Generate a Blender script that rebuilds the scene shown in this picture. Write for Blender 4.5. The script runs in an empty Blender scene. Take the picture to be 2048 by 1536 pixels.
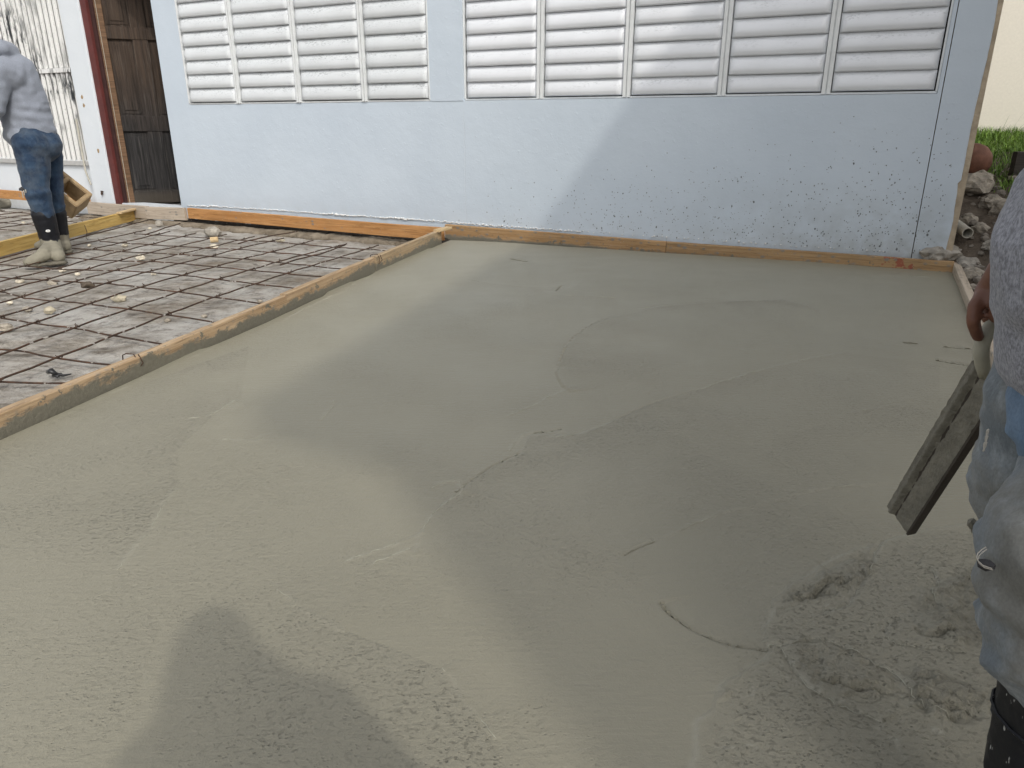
import bpy, bmesh, math, random
import numpy as np
from mathutils import Vector, Matrix, noise as mnoise

random.seed(7)
rng = np.random.default_rng(11)
S = bpy.context.scene
COL = S.collection
R = math.radians

# ------------------------------------------------------------------ camera, sky, sun, exposure
HC, FPX, PITCH = 0.9, 1446.0, R(19.8)
cam_data = bpy.data.cameras.new('camera')
cam = bpy.data.objects.new('camera', cam_data)
COL.objects.link(cam)
cam.location = (0, 0, HC)
cam.rotation_euler = (R(90) - PITCH, 0, 0)
cam_data.sensor_width = 36.0
cam_data.lens = 36.0 * FPX / 2048.0
cam_data.clip_start = 0.02
cam_data.clip_end = 600
S.camera = cam

SUN_EL, SUN_AZ = R(43), R(154)            # azimuth clockwise from +Y
world = bpy.data.worlds.new('World')
S.world = world
world.use_nodes = True
wn_ = world.node_tree
wn_.nodes.clear()
w_out = wn_.nodes.new('ShaderNodeOutputWorld')
w_bg = wn_.nodes.new('ShaderNodeBackground')
w_sky = wn_.nodes.new('ShaderNodeTexSky')
w_hsv = wn_.nodes.new('ShaderNodeHueSaturation')
w_sky.sky_type = 'NISHITA'
w_sky.sun_disc = False
w_sky.sun_elevation = SUN_EL
w_sky.sun_rotation = SUN_AZ
w_sky.air_density = 1.0
w_sky.dust_density = 4.0
w_sky.ozone_density = 1.0
w_hsv.inputs['Saturation'].default_value = 0.22
w_bg.inputs['Strength'].default_value = 0.15
wn_.links.new(w_sky.outputs[0], w_hsv.inputs['Color'])
wn_.links.new(w_hsv.outputs[0], w_bg.inputs[0])
wn_.links.new(w_bg.outputs[0], w_out.inputs[0])

sun_data = bpy.data.lights.new('sun', 'SUN')
sun_data.energy = 0.88
sun_data.angle = R(1.0)
sun_data.color = (1.0, 0.95, 0.86)
sun = bpy.data.objects.new('sun', sun_data)
COL.objects.link(sun)
SUNV = Vector((math.sin(SUN_AZ) * math.cos(SUN_EL), math.cos(SUN_AZ) * math.cos(SUN_EL), math.sin(SUN_EL)))
sun.rotation_euler = SUNV.to_track_quat('Z', 'Y').to_euler()
sun.location = SUNV * 30

S.view_settings.view_transform = 'Standard'
S.view_settings.look = 'None'
S.view_settings.exposure = 0.56
S.view_settings.gamma = 1.0
S.view_settings.use_curve_mapping = False

# ------------------------------------------------------------------ survey: photo pixel -> place
def ray(x, y):
    X = (x - 1024) / FPX
    Z = -(y - 768) / FPX
    return np.array([X, math.cos(PITCH) + Z * math.sin(PITCH), -math.sin(PITCH) + Z * math.cos(PITCH)])

def P(x, y, z):                                   # on a level plane at height z
    r = ray(x, y)
    p = r * ((z - HC) / r[2])
    return np.array([p[0], p[1], z])

def PY(x, y, Y):                                  # at distance Y ahead
    r = ray(x, y)
    p = r * (Y / r[1])
    return np.array([p[0], p[1], p[2] + HC])

W0 = np.array([-3.40321566, 7.7816609])           # house axes: u along the wall, w into the house
WD = np.array([0.89491658, -0.44623347])
WN = np.array([0.44623347, 0.89491658])
HROT = math.atan2(WD[1], WD[0])

def W(u, w, z):
    q = W0 + WD * u + WN * w
    return np.array([q[0], q[1], z])

def UW(p):
    q = np.array(p[:2]) - W0
    return float(q @ WD), float(q @ WN)

# ------------------------------------------------------------------ numpy noise
_perm = np.arange(256)
rng.shuffle(_perm)
_perm = np.concatenate([_perm, _perm, _perm])
_val = rng.random(256)

def vnoise(x, y, seed=0):
    xi = np.floor(x).astype(np.int64); yi = np.floor(y).astype(np.int64)
    xf = x - xi; yf = y - yi
    xf = xf * xf * xf * (xf * (xf * 6 - 15) + 10); yf = yf * yf * yf * (yf * (yf * 6 - 15) + 10)
    def h(a, b):
        return _val[_perm[(_perm[(a + seed * 17) & 255] + b) & 255]]
    a = h(xi, yi); b = h(xi + 1, yi); c = h(xi, yi + 1); d = h(xi + 1, yi + 1)
    return (a * (1 - xf) + b * xf) * (1 - yf) + (c * (1 - xf) + d * xf) * yf

def fbm(x, y, f, octs=4, seed=0, gain=0.5):
    s = 0; a = 1; t = 0
    for o in range(octs):
        s = s + a * vnoise(x * f, y * f, seed + o * 3); t += a
        a *= gain; f *= 2.03
    return s / t - 0.5

# ------------------------------------------------------------------ materials
class MB:
    def __init__(self, name):
        self.m = bpy.data.materials.new(name)
        self.m.use_nodes = True
        self.t = self.m.node_tree
        self.t.nodes.clear()
        self.out = self.t.nodes.new('ShaderNodeOutputMaterial')
        self.b = self.t.nodes.new('ShaderNodeBsdfPrincipled')
        self.t.links.new(self.b.outputs[0], self.out.inputs[0])
        self.tc = self.t.nodes.new('ShaderNodeTexCoord').outputs['Object']
    def n(self, typ): return self.t.nodes.new(typ)
    def put(self, sock, v):
        if isinstance(v, bpy.types.NodeSocket): self.t.links.new(v, sock)
        elif v is not None:
            if isinstance(v, (tuple, list)) and len(v) == 3 and sock.type == 'RGBA': v = (*v, 1)
            sock.default_value = v
    def vec(self, scale=(1, 1, 1), loc=(0, 0, 0), rot=(0, 0, 0)):
        m = self.n('ShaderNodeMapping')
        self.put(m.inputs[0], self.tc)
        m.inputs['Scale'].default_value = scale; m.inputs['Location'].default_value = loc
        m.inputs['Rotation'].default_value = rot
        return m.outputs[0]
    def noise(self, scale, detail=4, rough=0.55, vec=None, dist=0.0):
        k = self.n('ShaderNodeTexNoise')
        self.put(k.inputs['Vector'], vec or self.tc)
        k.inputs['Scale'].default_value = scale; k.inputs['Detail'].default_value = detail
        k.inputs['Roughness'].default_value = rough; k.inputs['Distortion'].default_value = dist
        return k.outputs[0]
    def voro(self, scale, vec=None, feature='F1'):
        k = self.n('ShaderNodeTexVoronoi')
        k.feature = feature
        self.put(k.inputs['Vector'], vec or self.tc)
        k.inputs['Scale'].default_value = scale
        return k.outputs[0]
    def ramp(self, fac, stops):
        k = self.n('ShaderNodeValToRGB')
        self.put(k.inputs[0], fac)
        e = k.color_ramp.elements
        while len(e) < len(stops): e.new(0.5)
        for el, (p, c) in zip(e, stops):
            el.position = p
            el.color = (c, c, c, 1) if not isinstance(c, tuple) else (*c, 1)
        return k.outputs[0]
    def mix(self, fac, a, b, mode='MIX'):
        k = self.n('ShaderNodeMix'); k.data_type = 'RGBA'; k.blend_type = mode
        self.put(k.inputs[0], fac); self.put(k.inputs[6], a); self.put(k.inputs[7], b)
        return k.outputs[2]
    def math(self, op, a, b=None, clamp=False):
        k = self.n('ShaderNodeMath'); k.operation = op; k.use_clamp = clamp
        self.put(k.inputs[0], a); self.put(k.inputs[1], b)
        return k.outputs[0]
    def xyz(self):
        k = self.n('ShaderNodeSeparateXYZ'); self.put(k.inputs[0], self.tc)
        return k.outputs
    def attr(self, name):
        k = self.n('ShaderNodeAttribute'); k.attribute_name = name
        return k.outputs['Fac']
    def bump(self, h, strength=0.5, dist=0.01, prev=None):
        k = self.n('ShaderNodeBump')
        self.put(k.inputs['Height'], h)
        k.inputs['Strength'].default_value = strength; k.inputs['Distance'].default_value = dist
        if prev is not None: self.put(k.inputs['Normal'], prev)
        return k.outputs[0]
    def done(self, col, rough=0.6, bump=None, metal=0.0, spec=0.5, sheen=0.0):
        self.put(self.b.inputs['Base Color'], col); self.put(self.b.inputs['Roughness'], rough)
        self.put(self.b.inputs['Metallic'], metal)
        self.put(self.b.inputs['Specular IOR Level'], spec)
        if sheen: self.b.inputs['Sheen Weight'].default_value = sheen
        if bump is not None: self.put(self.b.inputs['Normal'], bump)
        return self.m

def m_wet_concrete():
    k = MB('wet_concrete')
    foam, rgh = k.attr('foam'), k.attr('rough')
    big = k.noise(0.9, 3, 0.5)
    brush = k.noise(1.0, 4, 0.6, k.vec((10, 95, 10), rot=(0, 0, R(-22))))
    fine = k.noise(260, 3, 0.7)
    col = k.mix(k.ramp(big, [(0.3, 0.0), (0.7, 1.0)]), (0.250, 0.235, 0.177), (0.276, 0.260, 0.199))
    tex = k.attr('tex')
    pitm = k.math('ADD', k.math('MULTIPLY', k.ramp(k.noise(2.1, 3, 0.6), [(0.42, 0.1), (0.60, 1.0)]), 0.45), tex, True)
    pits = k.ramp(k.voro(96, k.vec((1, 1.4, 1), rot=(0, 0, R(35)))), [(0.12, 1.0), (0.27, 0.0)])
    pit_pick = k.ramp(k.noise(15, 3, 0.6), [(0.46, 0.0), (0.56, 1.0)])
    pit = k.math('MULTIPLY', k.math('MULTIPLY', pits, pit_pick), k.math('MAXIMUM', pitm, rgh))
    scr = k.ramp(k.noise(1.0, 4, 0.8, k.vec((75, 125, 70), rot=(0, 0, R(20)))), [(0.56, 0.0), (0.70, 1.0)])
    scr = k.math('MULTIPLY', scr, k.math('MAXIMUM', pitm, rgh))
    col = k.mix(k.math('MULTIPLY', pit, 0.5), col, (0.13, 0.125, 0.098))
    col = k.mix(k.math('MULTIPLY', scr, 0.34), col, (0.15, 0.148, 0.12))
    col = k.mix(k.math('MULTIPLY', tex, 0.28), col, (0.205, 0.196, 0.16))
    hol = k.math('MULTIPLY', k.ramp(k.noise(46, 5, 0.75), [(0.55, 0.0), (0.68, 1.0)]), rgh)
    col = k.mix(k.math('MULTIPLY', hol, 0.15), col, (0.15, 0.144, 0.12))
    fleck = k.ramp(k.noise(1.0, 4, 0.8, k.vec((150, 210, 150), rot=(0, 0, R(28)))), [(0.60, 0.0), (0.69, 1.0)])
    col = k.mix(k.math('MULTIPLY', k.math('MULTIPLY', fleck, k.math('MAXIMUM', pitm, rgh)), 0.55), col, (0.13, 0.126, 0.10))
    sheen = k.ramp(k.noise(1.0, 3, 0.6, k.vec((18, 140, 18), rot=(0, 0, R(-18)))), [(0.60, 0.0), (0.74, 1.0)])  # wet sheen painted into the base colour as pale streaks
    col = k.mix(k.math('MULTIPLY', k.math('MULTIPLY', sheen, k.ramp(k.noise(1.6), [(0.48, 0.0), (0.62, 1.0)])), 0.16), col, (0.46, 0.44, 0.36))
    col = k.mix(k.math('MULTIPLY', foam, 0.7), col, (0.50, 0.485, 0.41))
    col = k.mix(k.math('MULTIPLY', rgh, 0.12), col, (0.19, 0.182, 0.148))
    h = k.math('ADD', k.math('MULTIPLY', brush, 0.35), k.math('MULTIPLY', fine, 0.18))
    h = k.math('ADD', h, k.math('MULTIPLY', k.noise(70, 4, 0.65), k.math('ADD', 0.25, k.math('MULTIPLY', pitm, 0.9))))
    h = k.math('SUBTRACT', h, k.math('MULTIPLY', pit, 0.9))
    h = k.math('SUBTRACT', h, k.math('MULTIPLY', scr, 0.7))
    h = k.math('ADD', h, k.math('MULTIPLY', k.math('MULTIPLY', k.math('ADD', k.noise(120, 4, 0.7), k.math('MULTIPLY', k.noise(42, 5, 0.75), 0.8)), rgh), 1.2))
    rough = k.math('ADD', k.math('ADD', 0.27, k.math('MULTIPLY', k.noise(2.2, 4, 0.6), 0.26)), k.math('MULTIPLY', tex, 0.12))
    return k.done(col, rough, k.bump(h, 0.9, 0.0045), spec=0.45)

def m_wall_paint(name='wall_paint', c1=(0.512, 0.580, 0.650), c2=(0.548, 0.616, 0.684), dirt=1.0):
    k = MB(name)
    x, y, z = k.xyz()
    col = k.mix(k.ramp(k.noise(1.3, 4), [(0.35, 0.0), (0.65, 1.0)]), c1, c2)
    blot = k.noise(5.5, 5, 0.62)
    low = k.math('SUBTRACT', 1.0, k.math('MULTIPLY', z, 1.7), True)           # splash height
    right = k.math('MULTIPLY', k.math('SUBTRACT', x, 4.6), 0.5, True)
    dm = k.math('MULTIPLY', k.math('MULTIPLY', low, right), k.ramp(blot, [(0.30, 0.0), (0.62, 1.0)]))
    col = k.mix(k.math('MULTIPLY', dm, 0.75 * dirt), col, (0.27, 0.28, 0.265))
    low2 = k.math('SUBTRACT', 1.0, k.math('MULTIPLY', z, 4.5), True)
    col = k.mix(k.math('MULTIPLY', k.math('MULTIPLY', low2, k.ramp(k.noise(9, 5, 0.7), [(0.45, 0.0), (0.7, 1.0)])), 0.45), col, (0.42, 0.42, 0.39))
    drip = k.ramp(k.noise(1.0, 4, 0.7, k.vec((26, 26, 1.2))), [(0.66, 0.0), (0.78, 1.0)])
    col = k.mix(k.math('MULTIPLY', drip, 0.12), col, (0.36, 0.36, 0.36))
    flake = k.ramp(k.voro(14, k.vec((1, 1, 0.8))), [(0.02, 1.0), (0.05, 0.0)])
    col = k.mix(k.math('MULTIPLY', k.math('MULTIPLY', flake, k.ramp(k.noise(3.1), [(0.55, 0.0), (0.6, 1.0)])), 0.5), col, (0.74, 0.76, 0.78))
    # faint vertical hairline crack in the render beside the window
    cr = k.math('ABSOLUTE', k.math('SUBTRACT', k.math('ADD', x, k.math('MULTIPLY', k.noise(9, 4, 0.7, k.vec((0, 0, 1))), 0.06)), 3.395))
    crk = k.ramp(cr, [(0.0, 1.0), (0.004, 0.0)])
    crk = k.math('MULTIPLY', crk, k.ramp(z, [(0.98, 1.0), (1.0, 0.0)]))
    col = k.mix(k.math('MULTIPLY', crk, 0.22), col, (0.3, 0.3, 0.3))
    h = k.math('ADD', k.math('MULTIPLY', k.noise(7, 5, 0.6), 1.0), k.math('MULTIPLY', k.noise(60, 3, 0.6), 0.16))
    h = k.math('ADD', h, k.math('MULTIPLY', k.ramp(k.noise(24, 3, 0.6), [(0.6, 0.0), (0.75, 1.0)]), 0.25))
    h = k.math('SUBTRACT', h, k.math('MULTIPLY', crk, 0.25))
    return k.done(col, 0.55, k.bump(h, 0.4, 0.012), spec=0.4)

def m_slat(name, c, dirt, rough=0.42, wear=0.5):
    k = MB(name)
    x, y, z = k.xyz()
    inf = k.n('ShaderNodeObjectInfo').outputs['Random']
    off = k.n('ShaderNodeVectorMath'); off.operation = 'ADD'
    k.put(off.inputs[0], k.tc)
    cmb = k.n('ShaderNodeCombineXYZ'); k.put(cmb.inputs[0], k.math('MULTIPLY', inf, 37.0)); k.put(cmb.inputs[2], k.math('MULTIPLY', inf, 11.0))
    k.put(off.inputs[1], cmb.outputs[0])
    v = off.outputs[0]
    mp = k.n('ShaderNodeMapping'); k.put(mp.inputs[0], v); mp.inputs['Scale'].default_value = (1, 1, 3)
    sp = k.noise(38, 5, 0.75, mp.outputs[0])
    pt = k.noise(5, 3, 0.6, mp.outputs[0])
    top = k.ramp(k.math('MULTIPLY', k.math('ADD', z, 0.055), 9.0), [(0.35, 0.1), (0.75, 1.0)])
    msk = k.math('MULTIPLY', k.math('MULTIPLY', k.ramp(sp, [(0.5, 0.0), (0.62, 1.0)]), k.ramp(pt, [(0.5 - 0.12 * wear, 0.0), (0.62, 1.0)])), top)
    col = k.mix(k.ramp(k.noise(4, 3, 0.5, v), [(0.3, 0.0), (0.7, 1.0)]), c, tuple(a * 0.93 for a in c))
    col = k.mix(k.math('MULTIPLY', msk, dirt), col, (0.20, 0.21, 0.22))
    return k.done(col, rough, k.bump(sp, 0.12, 0.002), spec=0.5)

def m_plain(name, c, rough=0.6, var=0.15, scale=12, bump=0.2, bdist=0.004, metal=0.0, spec=0.5):
    k = MB(name)
    a = k.noise(scale, 5, 0.62)
    col = k.mix(k.ramp(a, [(0.3, 0.0), (0.7, 1.0)]), tuple(v * (1 - var) for v in c), tuple(min(1, v * (1 + var)) for v in c))
    return k.done(col, rough, k.bump(k.noise(scale * 4, 4, 0.6), bump, bdist), metal, spec)

def m_wood(name, c1, c2, grain=22, smear=0.0, smear_z=0.0, side=-1, speck=0.0, red=False, knots=0.0, rough=0.7):
    k = MB(name)
    x, y, z = k.xyz()
    inf = k.n('ShaderNodeObjectInfo').outputs['Random']
    v = k.vec((0.9, grain, grain))
    g = k.noise(1.6, 5, 0.65, v, 0.9)
    w = k.noise(5.0, 3, 0.5, k.vec((0.5, 9, 9)), 1.2)
    col = k.mix(k.ramp(g, [(0.33, 0.0), (0.66, 1.0)]), c1, c2)
    col = k.mix(k.ramp(w, [(0.54, 0.0), (0.60, 0.55), (0.66, 0.0)]), col, tuple(a * 0.5 for a in c1))
    stain = k.ramp(k.noise(4.5, 4, 0.6), [(0.5, 0.0), (0.75, 0.45)])
    col = k.mix(stain, col, tuple(a * 0.62 for a in c2))
    h = k.math('MULTIPLY', g, 0.35)
    if speck:
        sp = k.ramp(k.voro(20, k.vec((0.8, 1, 1.3))), [(0.16, 1.0), (0.36, 0.0)])
        sp = k.math('MULTIPLY', sp, k.ramp(k.noise(11, 3, 0.6), [(0.58 - 0.16 * speck, 0.0), (0.64 - 0.1 * speck, 1.0)]))
        col = k.mix(k.math('MULTIPLY', sp, 0.85), col, (0.19, 0.185, 0.165))
        h = k.math('ADD', h, k.math('MULTIPLY', sp, 0.6))
        wsp = k.ramp(k.noise(170, 2, 0.5), [(0.69, 0.0), (0.73, 0.7)])
        col = k.mix(wsp, col, (0.55, 0.52, 0.46))
    if smear:
        edge = k.math('ADD', k.math('MULTIPLY', k.math('SUBTRACT', k.noise(4.0, 8, 0.78, k.vec((1, 1, 2.2))), 0.5), 0.16 * smear), smear_z)
        edge = k.math('ADD', edge, k.math('MULTIPLY', k.ramp(k.noise(26, 4, 0.7), [(0.58, 0.0), (0.66, 1.0)]), 0.05))
        m = k.ramp(k.math('MULTIPLY', k.math('SUBTRACT', edge, z), 45.0), [(0.0, 0.0), (0.8, 1.0)])
        m = k.math('MULTIPLY', m, k.ramp(k.math('MULTIPLY', y, 60.0 * side), [(0.2, 0.0), (0.5, 1.0)]))
        cc = k.mix(k.noise(60, 4, 0.7), (0.115, 0.107, 0.082), (0.215, 0.202, 0.158))
        col = k.mix(m, col, cc)
        h = k.math('ADD', h, k.math('MULTIPLY', m, k.math('ADD', 0.8, k.math('MULTIPLY', k.noise(85, 4, 0.7), 2.2))))
    if red:
        rm = k.ramp(k.noise(19, 3, 0.7), [(0.53, 0.0), (0.58, 1.0)])
        rx = k.math('MULTIPLY', k.ramp(k.math('SUBTRACT', x, 0.50), [(0.0, 0.0), (0.02, 1.0)]), k.ramp(k.math('SUBTRACT', x, 0.74), [(0.0, 1.0), (0.03, 0.0)]))
        col = k.mix(k.math('MULTIPLY', k.math('MULTIPLY', rm, rx), 0.7), col, (0.26, 0.04, 0.03))
    return k.done(col, rough, k.bump(h, 0.5, 0.004), spec=0.3)

def m_denim(name, c1, c2, dirt, dcol, scale=9, fade=0.4):
    k = MB(name)
    weave = k.noise(330, 2, 0.6, k.vec((1, 1, 0.7)))
    col = k.mix(k.ramp(k.noise(scale, 4, 0.6), [(0.36, 0.0), (0.66, 1.0)]), c1, c2)
    col = k.mix(k.ramp(k.noise(1.0, 5, 0.7, k.vec((38, 38, 16))), [(0.5, 0.0), (0.72, fade)]), col, tuple(min(1, a * 1.8 + 0.03) for a in c2))
    col = k.mix(k.math('MULTIPLY', k.ramp(k.noise(6, 5, 0.68), [(0.46, 0.0), (0.62, 1.0)]), dirt), col, dcol)
    col = k.mix(k.ramp(k.noise(23, 3, 0.6), [(0.68, 0.0), (0.74, dirt * 0.8)]), col, tuple(a * 0.42 for a in dcol))
    col = k.mix(0.22, col, k.ramp(weave, [(0.35, 0.25), (0.65, 1.0)]), 'MULTIPLY')
    h = k.math('ADD', k.math('MULTIPLY', weave, 0.3), k.noise(24, 4, 0.6))
    return k.done(col, 0.85, k.bump(h, 0.4, 0.004), spec=0.15, sheen=0.1)

def m_knit(name, c, heather=0.3, scale=420, blotch=0.1):
    k = MB(name)
    f = k.noise(1.0, 2, 0.7, k.vec((scale, scale, scale * 0.55)))
    f2 = k.noise(90, 4, 0.7)
    col = k.mix(k.ramp(f, [(0.35, 0.0), (0.65, 1.0)]), tuple(a * (1 - heather) for a in c), tuple(a * (1 + heather) for a in c))
    col = k.mix(k.ramp(f2, [(0.35, 0.0), (0.7, blotch)]), col, tuple(a * 0.75 for a in c))
    return k.done(col, 0.92, k.bump(k.math('ADD', f2, k.math('MULTIPLY', k.noise(14, 4), 1.4)), 0.35, 0.004), spec=0.1, sheen=0.15)

def m_rubber(name, mud_below=None, splash=0.0):
    k = MB(name)
    x, y, z = k.xyz()
    col = k.mix(k.noise(12, 3), (0.006, 0.0065, 0.009), (0.014, 0.015, 0.018))
    h = k.noise(30, 4)
    rough = 0.5
    if splash:
        sp = k.ramp(k.noise(1.0, 3, 0.6, k.vec((95, 95, 34), rot=(R(14), R(8), 0))), [(0.655, 0.0), (0.69, 1.0)])
        col = k.mix(k.math('MULTIPLY', sp, splash), col, (0.5, 0.5, 0.48))
        film = k.ramp(k.noise(9, 5, 0.7), [(0.55, 0.0), (0.8, 0.2)])
        col = k.mix(film, col, (0.16, 0.155, 0.14))
    if mud_below is not None:
        e = k.math('ADD', k.math('MULTIPLY', k.math('SUBTRACT', k.noise(14, 4, 0.6), 0.5), 0.10), mud_below)
        m = k.ramp(k.math('MULTIPLY', k.math('SUBTRACT', e, z), 50.0), [(0.0, 0.0), (0.3, 1.0)])
        mud = k.mix(k.noise(30, 4), (0.17, 0.158, 0.12), (0.27, 0.25, 0.195))
        col = k.mix(m, col, mud)
        h = k.math('ADD', h, k.math('MULTIPLY', k.math('MULTIPLY', m, k.noise(60, 4)), 2.0))
        rough = k.mix(m, (0.42,) * 3, (0.8,) * 3)
    return k.done(col, rough, k.bump(h, 0.35, 0.004), spec=0.25)

def m_old_slab():
    k = MB('old_slab')
    a = k.noise(1.7, 6, 0.66, dist=0.5)
    b = k.noise(5.5, 6, 0.7, k.vec((1, 2.0, 1), rot=(0, 0, R(25))))
    col = k.mix(k.ramp(b, [(0.34, 0.0), (0.6, 1.0)]), (0.165, 0.142, 0.11), (0.40, 0.372, 0.33))
    col = k.mix(k.ramp(a, [(0.43, 0.0), (0.60, 0.85)]), col, (0.45, 0.435, 0.405))
    col = k.mix(k.ramp(k.noise(2.7, 5, 0.7), [(0.54, 0.0), (0.66, 0.55)]), col, (0.18, 0.135, 0.09))
    col = k.mix(k.ramp(k.noise(13, 5, 0.75), [(0.53, 0.0), (0.65, 0.75)]), col, (0.12, 0.10, 0.082))
    col = k.mix(k.ramp(k.voro(26), [(0.05, 0.8), (0.13, 0.0)]), col, (0.10, 0.09, 0.075))
    h = k.math('ADD', k.noise(9, 6, 0.7), k.math('MULTIPLY', k.noise(60, 4, 0.7), 0.3))
    return k.done(col, 0.85, k.bump(h, 1.0, 0.035), spec=0.25)

def m_dirt(name='dirt', c1=(0.075, 0.058, 0.043), c2=(0.17, 0.14, 0.11)):
    k = MB(name)
    a = k.noise(7, 6, 0.7)
    col = k.mix(k.ramp(a, [(0.35, 0.0), (0.68, 1.0)]), c1, c2)
    col = k.mix(k.ramp(k.noise(33, 4, 0.7), [(0.6, 0.0), (0.72, 0.6)]), col, (0.30, 0.27, 0.23))
    return k.done(col, 0.95, k.bump(k.math('ADD', a, k.math('MULTIPLY', k.noise(45, 5, 0.7), 0.5)), 0.9, 0.03), spec=0.2)

def m_door():
    k = MB('door_wood')
    x, y, z = k.xyz()
    g = k.noise(1.4, 6, 0.7, k.vec((34, 34, 1.3)), 0.5)
    up = k.ramp(k.math('ADD', k.math('MULTIPLY', z, 0.5), k.math('MULTIPLY', k.noise(3, 4, 0.6), 0.34)), [(0.56, 0.0), (0.86, 1.0)])
    dark = k.mix(k.ramp(g, [(0.35, 0.0), (0.68, 1.0)]), (0.006, 0.0055, 0.0055), (0.034, 0.032, 0.032))
    brown = k.mix(k.ramp(g, [(0.33, 0.0), (0.68, 1.0)]), (0.014, 0.009, 0.006), (0.066, 0.044, 0.030))
    col = k.mix(up, dark, brown)
    grey = k.ramp(k.noise(1.0, 5, 0.7, k.vec((60, 60, 2.4))), [(0.55, 0.0), (0.7, 0.6)])
    col = k.mix(k.math('MULTIPLY', grey, 0.6), col, (0.15, 0.135, 0.12))
    bt = k.ramp(k.math('ADD', z, k.math('MULTIPLY', k.noise(20, 4), 0.05)), [(0.17, 0.7), (0.25, 0.0)])
    col = k.mix(bt, col, (0.055, 0.045, 0.034))
    return k.done(col, 0.7, k.bump(g, 0.5, 0.006), spec=0.25)

def m_grille():
    k = MB('peeling_white_paint')
    x, y, z = k.xyz()
    v = k.vec((1, 1, 0.16))
    ms = k.noise(26, 5, 0.7, v)
    big = k.noise(1.7, 3, 0.6, k.vec((1, 1, 0.75), loc=(0.3, 0, 0.45)))
    lim = k.ramp(z, [(0.62, 0.0), (0.85, 1.0)])
    m = k.math('MULTIPLY', k.math('MULTIPLY', k.ramp(ms, [(0.47, 0.0), (0.55, 1.0)]), k.ramp(big, [(0.44, 0.0), (0.56, 1.0)])), lim)
    col = k.mix(k.noise(4, 4), (0.66, 0.66, 0.64), (0.78, 0.78, 0.77))
    col = k.mix(m, col, (0.045, 0.05, 0.055))
    col = k.mix(k.ramp(k.noise(70, 3, 0.6), [(0.62, 0.0), (0.7, 0.5)]), col, (0.16, 0.15, 0.14))
    return k.done(col, 0.6, k.bump(ms, 0.3, 0.004), spec=0.35)

def m_rust():
    k = MB('rusty_steel')
    a = k.noise(30, 5, 0.7)
    col = k.mix(k.ramp(a, [(0.35, 0.0), (0.65, 1.0)]), (0.030, 0.022, 0.018), (0.085, 0.046, 0.028))
    col = k.mix(k.ramp(k.noise(3.5, 3), [(0.54, 0.0), (0.68, 0.4)]), col, (0.15, 0.06, 0.03))
    col = k.mix(k.ramp(k.noise(19, 4, 0.7), [(0.60, 0.0), (0.66, 0.85)]), col, (0.50, 0.48, 0.44))
    return k.done(col, 0.8, k.bump(a, 0.5, 0.003), spec=0.3)

def m_grass():
    k = MB('grass_blades')
    inf = k.attr('tone')
    col = k.mix(inf, (0.05, 0.11, 0.014), (0.22, 0.36, 0.05))
    return k.done(col, 0.6, spec=0.3)

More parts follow.
